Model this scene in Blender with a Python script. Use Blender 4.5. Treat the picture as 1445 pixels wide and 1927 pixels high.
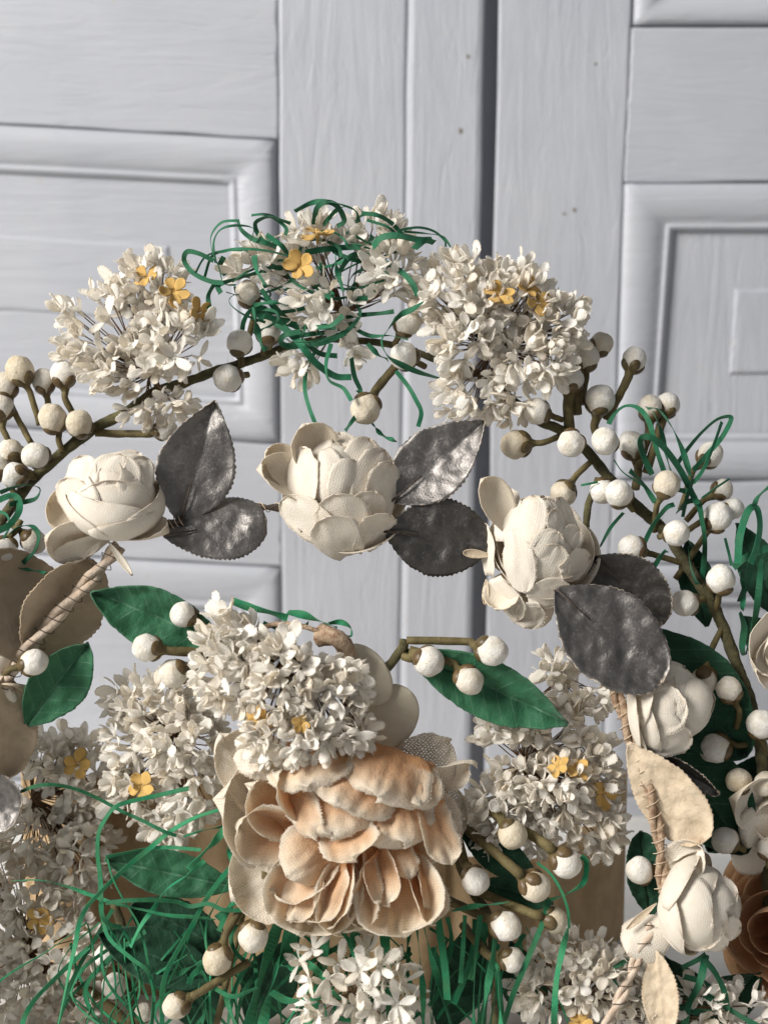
import bpy, math, random
from mathutils import Vector, Matrix, noise
for o in list(bpy.data.objects): bpy.data.objects.remove(o)
scene = bpy.context.scene; COL = scene.collection
# ------------------------------------------------------------------ camera
# one "unit" is 0.15 mm: one photograph pixel at the focus distance (0.42 m)
S = 0.00015; F = 2800.0; PITCH = math.radians(8); CX, CY = 722.5, 963.5
HCAM = 1424.0                       # camera height over the table, units
RX = Vector((1,0,0)); FW = Vector((0,math.cos(PITCH),-math.sin(PITCH))); UP = Vector((0,math.sin(PITCH),math.cos(PITCH)))
CAM = Vector((0,0,HCAM))
cd = bpy.data.cameras.new('camera'); cam = bpy.data.objects.new('camera', cd); COL.objects.link(cam)
cam.location = CAM*S; cam.rotation_euler = (math.radians(90)-PITCH, 0, 0)
cd.lens = 36*F/1927.0; cd.sensor_width = 36; cd.clip_start = 0.01; cd.clip_end = 20
cd.dof.use_dof = True; cd.dof.focus_distance = 2810*S; cd.dof.aperture_fstop = 12
scene.camera = cam
# ------------------------------------------------------------------ light
w = bpy.data.worlds.new('World'); scene.world = w; w.use_nodes = True
w.node_tree.nodes['Background'].inputs[0].default_value = (0.93,0.95,1.0,1)
w.node_tree.nodes['Background'].inputs[1].default_value = 0.25
def area(name, loc, target, sx, sy, power, col):
    ld = bpy.data.lights.new(name,'AREA'); ld.shape='RECTANGLE'; ld.size=sx; ld.size_y=sy; ld.energy=power; ld.color=col
    lo = bpy.data.objects.new(name, ld); COL.objects.link(lo); lo.location = loc
    lo.rotation_euler = (Vector(target)-Vector(loc)).to_track_quat('-Z','Y').to_euler(); return lo
area('window_light', (-1.50,-0.50,1.16), (0.0,0.45,0.15), 0.70, 0.9, 77.0, (1.0,0.965,0.915))
scene.view_settings.view_transform = 'Standard'; scene.view_settings.look = 'None'
scene.view_settings.exposure = 0.0; scene.view_settings.gamma = 1.0
scene.render.engine = 'CYCLES'
try:
    scene.cycles.max_bounces = 12; scene.cycles.diffuse_bounces = 8; scene.cycles.transmission_bounces = 10; scene.cycles.transparent_max_bounces = 16
except Exception: pass
# ------------------------------------------------------------------ helpers
def V(px,py,d): return CAM + FW*d + RX*((px-CX)/F*d) - UP*((py-CY)/F*d)
def vec(x,y,z): return Vector((x,y,z))
def catmull(pts, n=8):
    P = [Vector(p) for p in pts]
    if len(P) < 3: 
        return [P[0].lerp(P[1], i/n) for i in range(n+1)]
    P = [P[0]*2-P[1]] + P + [P[-1]*2-P[-2]]; out = []
    for i in range(1,len(P)-2):
        a,b,c,d = P[i-1:i+3]
        for k in range(n):
            t=k/n
            out.append(0.5*((2*b)+(c-a)*t+(2*a-5*b+4*c-d)*t*t+(3*b-a-3*c+d)*t**3))
    out.append(P[-2].copy()); return out
def frame(z, y=None):
    z = Vector(z).normalized(); y = Vector(y) if y is not None else Vector((0.13,0.31,0.94))
    x = y.cross(z)
    if x.length < 1e-4: x = Vector((1,0,0)).cross(z)
    x.normalize(); y = z.cross(x)
    return Matrix((x,y,z)).transposed()
class MB:
    def __init__(s): s.v=[]; s.f=[]; s.uv=[]; s.e=[]; s.m=[]
    def add(s, v, f, uv=None, e=None, m=0):
        b=len(s.v); s.v+=[Vector(p) for p in v]; s.f+=[tuple(i+b for i in q) for q in f]
        s.uv += uv if uv else [(p[0]*.01,p[2]*.01) for p in v]
        s.e += e if e else [0.0]*len(v); s.m += m if isinstance(m,list) else [m]*len(f)
    def mesh(s, name, mats, smooth=True):
        me = bpy.data.meshes.new(name); me.from_pydata([p*S for p in s.v],[],s.f)
        for mt in (mats if isinstance(mats,(list,tuple)) else [mats]): me.materials.append(mt)
        me.polygons.foreach_set('material_index', s.m)
        me.polygons.foreach_set('use_smooth',[smooth]*len(s.f))
        ul = me.uv_layers.new(name='UVMap'); li=[0]*len(me.loops); me.loops.foreach_get('vertex_index',li)
        buf=[]
        for i in li: buf += [s.uv[i][0], s.uv[i][1]]
        ul.data.foreach_set('uv',buf)
        at = me.attributes.new('edge','FLOAT','POINT'); at.data.foreach_set('value', s.e)
        me.update(); return me
def put(name, me, parent=None, loc=None, rot=None, label=None, scale=None):
    o = bpy.data.objects.new(name, me); COL.objects.link(o)
    if parent is not None: o.parent = parent
    if loc is not None: o.location = Vector(loc)*S
    if rot is not None: o.rotation_euler = rot.to_euler()
    if scale is not None: o.scale = scale
    if label: o['label'] = label
    return o
class Thing:
    def __init__(s, name, label, cat, px, py, d, group=None):
        s.org = V(px,py,d); s.o = bpy.data.objects.new(name,None); COL.objects.link(s.o)
        s.o.location = s.org*S; s.o.rotation_euler = (-PITCH,0,0); s.o.empty_display_size=0.003
        s.o['label']=label; s.o['category']=cat
        if group: s.o['group']=group
    def L(s,px,py,d):
        q = V(px,py,d)-s.org; return Vector((q.dot(RX), q.dot(FW), q.dot(UP)))
def tube(mb, pts, rad, n=8, m=0, cap=True, bump=0, sq=1.0):
    P=[Vector(p) for p in pts]; N=len(P); R=[rad(i/(N-1)) if callable(rad) else rad for i in range(N)]
    t=(P[1]-P[0]).normalized(); ref = t.orthogonal().normalized(); vs=[]; uv=[]; L=0
    for i in range(N):
        t=((P[min(i+1,N-1)]-P[max(i-1,0)])).normalized(); ref=(ref-t*ref.dot(t)).normalized(); b=t.cross(ref)
        if i: L+=(P[i]-P[i-1]).length
        for k in range(n):
            a=2*math.pi*k/n; r=R[i]
            if bump: r*=1+bump*noise.noise(P[i]*0.06+Vector((math.cos(a),math.sin(a),0))*1.3)
            vs.append(P[i]+ref*(math.cos(a)*r)+b*(math.sin(a)*r*sq)); uv.append((a*R[i]*.01,L*.01))
    fs=[(i*n+k,i*n+(k+1)%n,(i+1)*n+(k+1)%n,(i+1)*n+k) for i in range(N-1) for k in range(n)]
    if cap: fs+= [tuple(range(n))[::-1], tuple((N-1)*n+k for k in range(n))]
    mb.add(vs,fs,uv,None,m)
def sheet(L, wfn, mapf, nu, nv, thick=1.6, jag=0, rng=random, fringe=0, serr=0, mats=(0,0,0), tipbias=True, fstart=0.15):
    """flat outline (half width wfn(v), length L) bent into space by mapf(x,y,u,v); front, back and rim are real faces"""
    mb=MB(); P=[]; UV=[]; E=[]
    for j in range(nv+1):
        t=j/nv; v = math.sin(t*math.pi/2) if tipbias else t
        row=[]; wv=wfn(v)
        for i in range(nu+1):
            u=-1+2*i/nu; x=u*wv; y=v*L
            if abs(u)>.999 and v>.05:
                x += math.copysign(1,u)*(rng.uniform(-jag,jag)+(serr if j%2 else -serr)*min(1,wv/12)); y+=rng.uniform(-jag,jag)*.6
            elif j==nv: y+=rng.uniform(-jag,jag)
            row.append(Vector(mapf(x,y,u,v))); UV.append((x*.01,y*.01)); E.append(max(abs(u)**2 if v>fstart else 0, v**2))
        P.append(row)
    n=nu+1; fr=[p for r in P for p in r]; bk=[]
    for j in range(nv+1):
        for i in range(n):
            a=P[j][min(i+1,nu)]-P[j][max(i-1,0)]; b=P[min(j+1,nv)][i]-P[max(j-1,0)][i]
            nn=a.cross(b)
            if nn.length<1e-9:
                jj=max(j-1,0); a=P[jj][min(i+1,nu)]-P[jj][max(i-1,0)]; nn=a.cross(b)
            nn = nn.normalized() if nn.length>1e-9 else Vector((0,0,1))
            bk.append(P[j][i]-nn*thick)
    N=len(fr); fs=[];ms=[]
    for j in range(nv):
        for i in range(nu):
            a=j*n+i; fs.append((a,a+1,a+n+1,a+n)); ms.append(mats[0])
            fs.append((N+a,N+a+n,N+a+n+1,N+a+1)); ms.append(mats[1])
    ring=[j*n for j in range(nv)]+[nv*n+i for i in range(nu)]+[j*n+nu for j in range(nv,0,-1)]+[i for i in range(nu,0,-1)]
    for k in range(len(ring)):
        a,b=ring[k],ring[(k+1)%len(ring)]; fs.append((a,b,N+b,N+a)); ms.append(mats[2])
    vs=fr+bk; uv=UV+UV; ed=E+E
    if fringe:
        cols=[j*n for j in range(nv)]+[nv*n+i for i in range(nu+1)]+[j*n+nu for j in range(nv-1,-1,-1)]
        inn=[j*n+1 for j in range(nv)]+[(nv-1)*n+i for i in range(nu+1)]+[j*n+nu-1 for j in range(nv-1,-1,-1)]
        for k in range(len(cols)-1):
            a,b=fr[cols[k]],fr[cols[k+1]]
            if uv[cols[k]][1]*100 < fstart*L: continue
            seg=(b-a).length; q=max(1,int(seg/3.2))
            for s_ in range(q):
                t0=(s_+.1)/q; t1=min(1,(s_+.75)/q); p0=a.lerp(b,t0); p1=a.lerp(b,t1)
                out=((a-fr[inn[k]])+(b-fr[inn[k+1]])); 
                if out.length<1e-6: continue
                out.normalize(); tip=(p0+p1)/2+out*fringe*rng.uniform(.3,1.3)+Vector((rng.uniform(-1,1),rng.uniform(-1,1),rng.uniform(-1,1)))*fringe*.35
                i0=len(vs); vs+= [p0-out*.6,p1-out*.6,tip]; uv+=[uv[cols[k]]]*3; ed+=[1,1,1]; fs.append((i0,i0+1,i0+2)); ms.append(mats[0])
    mb.v=vs; mb.f=fs; mb.uv=uv; mb.e=ed; mb.m=ms
    return mb
def wround(W,vm=.6,b0=.25):
    return lambda v: W*(b0+(1-b0)*math.sin(min(1,v/vm)*math.pi/2)) if v<vm else W*math.sqrt(max(0,1-((v-vm)/(1-vm))**2))
def wleaf(W,vm=.42,p=.9,q=1.25):
    def f(v):
        if v<vm: return W*max(0.03,math.sin(v/vm*math.pi/2))**p
        return W*max(0,math.cos((v-vm)/(1-vm)*math.pi/2))**(1/q)
    return f
# ------------------------------------------------------------------ materials
def newmat(name):
    m=bpy.data.materials.new(name); m.use_nodes=True; nt=m.node_tree; nt.nodes.clear()
    N=lambda t,**k: _n(nt,t,k); out=N('ShaderNodeOutputMaterial'); return m,nt,N,out
def _n(nt,t,k):
    n=nt.nodes.new(t)
    for a,b in k.items(): setattr(n,a,b)
    return n
def sock(nt,v,inp):
    if isinstance(v,bpy.types.NodeSocket): nt.links.new(v,inp)
    else: inp.default_value=v
def mathn(nt,N,op,a,b=None,c=None):
    n=N('ShaderNodeMath',operation=op); sock(nt,a,n.inputs[0])
    if b is not None: sock(nt,b,n.inputs[1])
    if c is not None: sock(nt,c,n.inputs[2])
    return n.outputs[0]
def mixc(nt,N,f,a,b,bt='MIX'):
    n=N('ShaderNodeMix',data_type='RGBA',blend_type=bt); sock(nt,f,n.inputs[0])
    sock(nt,(*a,1) if isinstance(a,tuple) and len(a)==3 else a,n.inputs[6]); sock(nt,(*b,1) if isinstance(b,tuple) and len(b)==3 else b,n.inputs[7]); return n.outputs[2]
def noisen(nt,N,vecs,scale,detail=3,rough=.5,dist=0):
    n=N('ShaderNodeTexNoise'); n.inputs['Scale'].default_value=scale; n.inputs['Detail'].default_value=detail; n.inputs['Roughness'].default_value=rough; n.inputs['Distortion'].default_value=dist
    nt.links.new(vecs,n.inputs['Vector']); return n.outputs[0]
def ramp(nt,N,f,stops):
    n=N('ShaderNodeValToRGB'); nt.links.new(f,n.inputs[0]); e=n.color_ramp.elements
    while len(e)<len(stops): e.new(.5)
    for i,(p,c) in enumerate(stops): e[i].position=p; e[i].color=(*c,1) if len(c)==3 else c
    return n.outputs[0]
def mapr(nt,N,f,a,b,c=0,d=1):
    n=N('ShaderNodeMapRange'); nt.links.new(f,n.inputs[0])
    for i,x in enumerate((a,b,c,d)): n.inputs[i+1].default_value=x
    return n.outputs[0]
def bumpn(nt,N,h,dist,strength=1,normal=None):
    n=N('ShaderNodeBump'); n.inputs['Strength'].default_value=strength; n.inputs['Distance'].default_value=dist; nt.links.new(h,n.inputs['Height'])
    if normal is not None: nt.links.new(normal,n.inputs['Normal'])
    return n.outputs[0]
def weave(nt,N,period,wob=.012):
    uv=N('ShaderNodeUVMap').outputs[0]
    ns=N('ShaderNodeTexNoise'); ns.inputs['Scale'].default_value=9; nt.links.new(uv,ns.inputs['Vector'])
    mx=N('ShaderNodeVectorMath',operation='MULTIPLY_ADD'); nt.links.new(ns.outputs['Color'],mx.inputs[0]); mx.inputs[1].default_value=(wob*6,)*3; nt.links.new(uv,mx.inputs[2])
    sp=N('ShaderNodeSeparateXYZ'); nt.links.new(mx.outputs[0],sp.inputs[0]); k=2*math.pi*100/period
    sx=mathn(nt,N,'SINE',mathn(nt,N,'MULTIPLY',sp.outputs[0],k)); sy=mathn(nt,N,'SINE',mathn(nt,N,'MULTIPLY',sp.outputs[1],k))
    return uv,sx,sy
def fabric(name,col,stain,period=5.0,transl=.22,edge=None,bd=.00005,stainamt=.5,gauze=0,rndtint=None,tonestops=None,crease=.00022,rough=.85,dk=.2,veins=0):
    m,nt,N,out=newmat(name); uv,sx,sy=weave(nt,N,period)
    h=mathn(nt,N,'MULTIPLY_ADD',mathn(nt,N,'MULTIPLY',sx,sy),.6,mathn(nt,N,'MULTIPLY',mathn(nt,N,'ADD',sx,sy),.25))
    tc=N('ShaderNodeTexCoord').outputs['Object']
    n1=noisen(nt,N,uv,3.5,4,.6); n2=noisen(nt,N,tc,260,3)
    att=N('ShaderNodeAttribute',attribute_name='edge').outputs['Fac']
    if tonestops:
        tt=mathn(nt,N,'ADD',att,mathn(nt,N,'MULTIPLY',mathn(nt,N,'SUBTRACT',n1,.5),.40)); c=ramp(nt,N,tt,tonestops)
    else: c=mixc(nt,N,mathn(nt,N,'MULTIPLY',mapr(nt,N,n1,.42,.75),stainamt),col,stain)
    if veins:
        sp=N('ShaderNodeSeparateXYZ'); nt.links.new(uv,sp.inputs[0]); ax=mathn(nt,N,'ABSOLUTE',sp.outputs[0])
        f=mathn(nt,N,'FRACT',mathn(nt,N,'MULTIPLY',mathn(nt,N,'SUBTRACT',sp.outputs[1],mathn(nt,N,'MULTIPLY',ax,.75)),100/30.0)); f=mathn(nt,N,'ABSOLUTE',mathn(nt,N,'SUBTRACT',f,.5))
        vm_=mathn(nt,N,'MAXIMUM',mapr(nt,N,f,.445,.5),mapr(nt,N,ax,.022,.006)); vm_=mathn(nt,N,'MULTIPLY',vm_,mapr(nt,N,n1,.35,.65,.1,1)); c=mixc(nt,N,mathn(nt,N,'MULTIPLY',vm_,veins),c,(.16,.30,.20))
    if edge: c=mixc(nt,N,mathn(nt,N,'MULTIPLY',mapr(nt,N,att,.82,1.0),mapr(nt,N,n2,.35,.7,.0,.45)),c,edge)
    oi=N('ShaderNodeObjectInfo').outputs['Random']
    if rndtint: c=mixc(nt,N,mathn(nt,N,'POWER',oi,rndtint[1]),c,rndtint[0],'MULTIPLY')
    c=mixc(nt,N,mapr(nt,N,h,-.6,.7,dk,0),c,(.40,.35,.28),'MULTIPLY') if dk>0 else c
    b=bumpn(nt,N,h,bd,.8); b=bumpn(nt,N,noisen(nt,N,uv,7,4,.6,.4),crease,.7,b)
    p=N('ShaderNodeBsdfPrincipled'); nt.links.new(c,p.inputs['Base Color']); p.inputs['Roughness'].default_value=rough; p.inputs['Specular IOR Level'].default_value=.25
    p.inputs['Sheen Weight'].default_value=.12; nt.links.new(b,p.inputs['Normal'])
    tr=N('ShaderNodeBsdfTranslucent'); nt.links.new(c,tr.inputs[0]); nt.links.new(b,tr.inputs['Normal'])
    mx=N('ShaderNodeMixShader'); mx.inputs[0].default_value=transl; nt.links.new(p.outputs[0],mx.inputs[1]); nt.links.new(tr.outputs[0],mx.inputs[2]); res=mx.outputs[0]
    if gauze:
        hole=mathn(nt,N,'MULTIPLY',mapr(nt,N,sx,-.1,-.45),mapr(nt,N,sy,-.1,-.45)); mh=mathn(nt,N,'MULTIPLY',hole,gauze)
        tp=N('ShaderNodeBsdfTransparent'); m2=N('ShaderNodeMixShader'); nt.links.new(mh,m2.inputs[0]); nt.links.new(res,m2.inputs[1]); nt.links.new(tp.outputs[0],m2.inputs[2]); res=m2.outputs[0]
    nt.links.new(res,out.inputs[0]); return m
LINEN=fabric('cream_linen',(.87,.815,.72),(.79,.69,.54),5.0,.24,bd=.00007,crease=.00016,edge=(.62,.48,.33),stainamt=.45)
LINENB=fabric('aged_linen_inside',(.81,.735,.61),(.72,.60,.43),5.0,.24,crease=.00014,edge=(.6,.46,.3))
WHITE=fabric('ivory_cotton',(.965,.95,.915),(.91,.86,.77),4.0,.50,dk=.08,edge=(.84,.76,.63),stainamt=.30,bd=.00003,crease=.0004,rndtint=((.95,.91,.84),2.5))
GOLD=fabric('gold_cotton',(.66,.43,.14),(.46,.27,.07),4.0,.15,edge=(.5,.27,.08),bd=.00003)
PEACH=fabric('peach_gauze',(.8,.6,.4),(.8,.5,.3),4.6,.46,bd=.00004,gauze=.15,crease=.0006,tonestops=[(.0,(.71,.41,.20)),(.30,(.80,.55,.34)),(.62,(.86,.71,.53)),(.95,(.87,.81,.70))])
PEACHD=fabric('apricot_linen_in_shade',(.8,.6,.4),(.8,.5,.3),4.6,.25,bd=.00005,crease=.0005,tonestops=[(.1,(.34,.14,.055)),(.6,(.48,.235,.105)),(.95,(.60,.37,.21))])  # apricot browned down, the corner rose's shade put into its colour
CREAMG=fabric('cream_gauze',(.87,.81,.71),(.84,.72,.54),4.6,.36,bd=.00005,gauze=.30,crease=.0006)
GREYG=fabric('thin_grey_gauze',(.66,.60,.50),(.60,.53,.42),5.2,.35,bd=.00004,gauze=.75,crease=.0005)
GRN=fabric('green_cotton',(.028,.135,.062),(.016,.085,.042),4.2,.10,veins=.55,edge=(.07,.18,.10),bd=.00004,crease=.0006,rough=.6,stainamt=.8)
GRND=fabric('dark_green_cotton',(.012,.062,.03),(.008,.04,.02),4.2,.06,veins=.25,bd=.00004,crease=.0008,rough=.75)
RIB=fabric('green_paper_strip',(.014,.175,.08),(.03,.235,.12),3.0,.14,edge=(.07,.17,.10),bd=.00003,crease=.0005,rough=.6,rndtint=((.38,.50,.46),1.0),stainamt=.9)
RIBL=fabric('bright_green_paper_strip',(.018,.29,.13),(.045,.38,.18),3.0,.22,edge=(.12,.27,.12),bd=.00003,crease=.0005,rough=.6,rndtint=((.32,.42,.38),1.0),stainamt=.9)
PAPERB=fabric('tan_paper_back',(.50,.40,.285),(.38,.29,.195),3.2,.08,edge=(.5,.38,.25),bd=.00005,crease=.0006)
PALEB=fabric('pale_paper_back',(.70,.585,.435),(.48,.36,.24),3.2,.10,edge=(.45,.31,.18),bd=.00005,crease=.0007,stainamt=.8)
CREAMS=fabric('smooth_cream_cloth',(.66,.60,.48),(.60,.52,.39),3.0,.15,bd=.00003,crease=.0004)
def simple(name,c1,c2,scale,rough=.6,bd=.0003,bscale=None,detail=4,spec=.4,rnd=None,lo=.35,hi=.7):
    m,nt,N,out=newmat(name); tc=N('ShaderNodeTexCoord').outputs['Object']
    c=mixc(nt,N,mapr(nt,N,noisen(nt,N,tc,scale,detail,.6),lo,hi),c1,c2)
    if rnd: c=mixc(nt,N,N('ShaderNodeObjectInfo').outputs['Random'],c,rnd,'MULTIPLY')
    p=N('ShaderNodeBsdfPrincipled'); nt.links.new(c,p.inputs['Base Color']); p.inputs['Roughness'].default_value=rough; p.inputs['Specular IOR Level'].default_value=spec
    nt.links.new(bumpn(nt,N,noisen(nt,N,tc,bscale or scale*3,4,.65),bd,.8),p.inputs['Normal']); nt.links.new(p.outputs[0],out.inputs[0]); return m
def berrymat():
    m,nt,N,out=newmat('waxed_cotton_berry'); tc=N('ShaderNodeTexCoord').outputs['Object']; oi=N('ShaderNodeObjectInfo').outputs['Random']
    ad=N('ShaderNodeVectorMath',operation='ADD'); nt.links.new(tc,ad.inputs[0]); cb=N('ShaderNodeCombineXYZ'); nt.links.new(oi,cb.inputs[0]); nt.links.new(cb.outputs[0],ad.inputs[1]); t=ad.outputs[0]
    c=mixc(nt,N,mapr(nt,N,noisen(nt,N,t,230,3,.6),.45,.78),(.71,.69,.645),(.60,.53,.41))
    c=mixc(nt,N,mapr(nt,N,noisen(nt,N,t,1300,2,.5),.69,.75),c,(.40,.29,.18))
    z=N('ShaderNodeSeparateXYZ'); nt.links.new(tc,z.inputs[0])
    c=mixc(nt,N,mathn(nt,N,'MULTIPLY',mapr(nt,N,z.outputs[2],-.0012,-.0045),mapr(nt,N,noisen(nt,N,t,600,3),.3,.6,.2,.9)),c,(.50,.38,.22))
    c=mixc(nt,N,mathn(nt,N,'POWER',oi,3),c,(.80,.72,.58),'MULTIPLY')
    b=bumpn(nt,N,noisen(nt,N,t,1100,4,.7,.6),.00045,.9); b=bumpn(nt,N,noisen(nt,N,t,350,2),.0006,.5,b)
    p=N('ShaderNodeBsdfPrincipled'); nt.links.new(c,p.inputs['Base Color']); p.inputs['Roughness'].default_value=.55; p.inputs['Specular IOR Level'].default_value=.35
    nt.links.new(b,p.inputs['Normal']); nt.links.new(p.outputs[0],out.inputs[0]); return m
BERRY=berrymat()
CALYX=simple('brown_wax',(.085,.050,.022),(.15,.10,.045),500,.38,.00025,900,rnd=(.75,.85,.7))
STEM=simple('olive_wrapped_stem',(.115,.088,.033),(.19,.155,.062),400,.7,.0004,1600,rnd=(.62,.6,.55))
TWIG=simple('dark_olive_branch',(.05,.045,.022),(.14,.125,.055),260,.9,.0008,1700)
PED=simple('brown_thread',(.10,.055,.028),(.20,.12,.06),600,.8,.0001)
WRAP=simple('pale_paper_wrap',(.62,.52,.42),(.42,.31,.22),350,.8,.0006,1200)
WRAPD=simple('brown_wrapped_wire',(.24,.14,.085),(.50,.39,.27),600,.8,.0006,1500)
WIRE=simple('dark_wire',(.035,.026,.022),(.10,.07,.05),700,.55,.0003)
THREAD=simple('pale_thread',(.62,.50,.38),(.45,.33,.22),700,.8,.0001)
def silver(name,dark=1.0):
    m,nt,N,out=newmat(name); uv=N('ShaderNodeUVMap').outputs[0]; tc=N('ShaderNodeTexCoord').outputs['Object']
    att=N('ShaderNodeAttribute',attribute_name='edge').outputs['Fac']
    n1=noisen(nt,N,uv,2.2,5,.65); n2=noisen(nt,N,uv,16,4,.7)
    c=mixc(nt,N,mapr(nt,N,n1,.25,.85),(.118*dark,.11*dark,.106*dark),(.24*dark,.226*dark,.212*dark))
    c=mixc(nt,N,mapr(nt,N,n2,.55,.8),c,(.34*dark,.305*dark,.28*dark))
    ed=mathn(nt,N,'MULTIPLY',mapr(nt,N,att,.965,1.0),mapr(nt,N,noisen(nt,N,uv,8,3),.40,.60))
    c=mixc(nt,N,ed,c,(.50,.42,.33))
    met=mathn(nt,N,'SUBTRACT',.82,mathn(nt,N,'MULTIPLY',ed,.82))
    b=bumpn(nt,N,noisen(nt,N,uv,30,4,.7),.00008,.8); b=bumpn(nt,N,noisen(nt,N,uv,9,4,.6,1.4),.00022,.7,b)
    p=N('ShaderNodeBsdfPrincipled'); nt.links.new(c,p.inputs['Base Color']); nt.links.new(met,p.inputs['Metallic']); nt.links.new(mapr(nt,N,n2,.3,.7,.34,.54),p.inputs['Roughness'])
    nt.links.new(b,p.inputs['Normal']); nt.links.new(p.outputs[0],out.inputs[0]); return m
SILV=silver('tarnished_silver_foil',1.0); SILVD=silver('dark_silver_foil',.5)
def paint(name,vertical):
    m,nt,N,out=newmat(name); tc=N('ShaderNodeTexCoord').outputs['Object']; mp=N('ShaderNodeMapping'); nt.links.new(tc,mp.inputs[0])
    mp.inputs['Scale'].default_value=(1,1,.13) if vertical else (.13,1,1)
    g=noisen(nt,N,mp.outputs[0],330,4,.65,1.6); g2=noisen(nt,N,mp.outputs[0],90,3,.5,2.2); f=noisen(nt,N,tc,700,3,.6); big=noisen(nt,N,tc,22,3,.6)
    c=mixc(nt,N,mapr(nt,N,big,.35,.7),(.398,.413,.455),(.438,.452,.49))
    spot=mapr(nt,N,noisen(nt,N,tc,150,2,.5),.72,.76); c=mixc(nt,N,mathn(nt,N,'MULTIPLY',spot,.35),c,(.42,.39,.33))
    h=mathn(nt,N,'ADD',mathn(nt,N,'MULTIPLY',g,.7),mathn(nt,N,'MULTIPLY',f,.25)); vr=N('ShaderNodeTexVoronoi',feature='DISTANCE_TO_EDGE'); vr.inputs['Scale'].default_value=95
    wv=N('ShaderNodeVectorMath',operation='MULTIPLY_ADD'); nz=N('ShaderNodeTexNoise'); nz.inputs['Scale'].default_value=120; nt.links.new(mp.outputs[0],nz.inputs['Vector']); nt.links.new(nz.outputs['Color'],wv.inputs[0]); wv.inputs[1].default_value=(.012,)*3; nt.links.new(mp.outputs[0],wv.inputs[2]); nt.links.new(wv.outputs[0],vr.inputs['Vector'])
    crk=mathn(nt,N,'MULTIPLY',mapr(nt,N,vr.outputs[0],.0,.05,1,0),mapr(nt,N,noisen(nt,N,tc,60,3,.6),.50,.66))
    h=mathn(nt,N,'SUBTRACT',h,mathn(nt,N,'MULTIPLY',crk,.9)); b=bumpn(nt,N,h,.00024,.6); b=bumpn(nt,N,g2,.0009,.5,b)
    p=N('ShaderNodeBsdfPrincipled'); nt.links.new(c,p.inputs['Base Color']); p.inputs['Roughness'].default_value=.5; p.inputs['Specular IOR Level'].default_value=.35
    nt.links.new(b,p.inputs['Normal']); nt.links.new(p.outputs[0],out.inputs[0]); return m
PV=paint('white_paint_vertical_grain',True); PH=paint('white_paint_horizontal_grain',False)
TABLE=simple('white_painted_table_top',(.62,.61,.58),(.70,.69,.66),60,.5,.0006,300)
CHIP=simple('bare_wood_chip',(.16,.14,.11),(.25,.22,.18),900,.8,.0002)
CARD=simple('shaded_cream_card',(.40,.275,.15),(.50,.36,.21),120,.7,.0004,500)  # cream card tinted brown: its shade is put into the base colour
# ------------------------------------------------------------------ setting: table, two door leaves
YD=4000.0
def D(px,py,off=0):
    r=FW+RX*((px-CX)/F)-UP*((py-CY)/F); k=(YD-off-CAM.y)/r.y; return CAM+r*k
mb=MB(); a=4200
mb.add([(-a,600,-60),(a,600,-60),(a,YD+120,-60),(-a,YD+120,-60),(-a,600,0),(a,600,0),(a,YD+120,0),(-a,YD+120,0)],[(4,5,6,7),(0,3,2,1),(0,1,5,4),(2,3,7,6)])
tb=put('table_top',mb.mesh('table_top',TABLE,False)); tb['kind']='structure'; tb['label']='white painted table top under the flowers'
def door(name,label):
    o=bpy.data.objects.new(name,None); COL.objects.link(o); o.location=(0,YD*S,0); o['label']=label; o['category']='door'; return o
import bmesh
def board(parent,name,quad,off,mat,back=-70,nsub=14,seed=1,wob=1.5,bev=5):
    """board with a slightly uneven hand-painted edge; quad = 4 photograph corners (tl,tr,br,bl)"""
    rng=random.Random(seed); q=[Vector((x,y)) for x,y in quad]; ring=[]
    for i in range(4):
        for k in range(nsub):
            p=q[i].lerp(q[(i+1)%4],k/nsub); d=(q[(i+1)%4]-q[i]).normalized(); nrm=Vector((-d.y,d.x))
            ring.append(p+nrm*(rng.uniform(-wob,wob) if k else 0))
    c=sum(ring,Vector((0,0)))/len(ring); n=len(ring); o3=Vector((0,YD,0)); vs=[]
    def ins(p,b):
        d=c-p; return p+Vector((math.copysign(min(b,abs(d.x)),d.x),math.copysign(min(b,abs(d.y)),d.y)))
    for ofs,b in ((back,0),(off-bev,0),(off-bev*.3,bev*.35),(off,bev)):
        vs+=[D(*ins(p,b),ofs)-o3 for p in ring]
    fs=[(r*n+(k+1)%n,r*n+k,(r+1)*n+k,(r+1)*n+(k+1)%n) for r in range(3) for k in range(n)]+[tuple(3*n+k for k in range(n))[::-1]]
    m=MB(); m.add(vs,fs); return put(name,m.mesh(name,mat,False),parent)
def moulding(parent,outer,inner,prof,mat,sub=40,seed=3,name='moulding'):
    rng=random.Random(seed); vs=[]; o3=Vector((0,YD,0)); n=len(prof); rows=0
    for i in range(4):
        oa,ob=Vector(outer[i]),Vector(outer[(i+1)%4]); ia,ib=Vector(inner[i]),Vector(inner[(i+1)%4])
        for k in range(sub):
            t=k/sub; O=oa.lerp(ob,t); I=ia.lerp(ib,t); j=noise.noise(Vector((i*7+t*9,seed,0)))*2.2
            for s,off in prof: p=O.lerp(I,s); vs.append(D(p.x,p.y,off+j*.5)-o3+Vector((0,0,j*.4)))
            rows+=1
    fs=[(r*n+k,r*n+k+1,((r+1)%rows)*n+k+1,((r+1)%rows)*n+k) for r in range(rows) for k in range(n-1)]
    m=MB(); m.add(vs,[f[::-1] for f in fs]); put(name,m.mesh(name,mat,True),parent)
PROF=[(a,b*.72) for a,b in [(0,-14),(.03,-5),(.06,2),(.12,9),(.22,13),(.36,14),(.52,11),(.66,5),(.76,-2),(.80,-8),(.83,-9),(.87,-4),(.91,-4),(.94,-7),(.97,-15),(1.0,-19)]]
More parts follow.
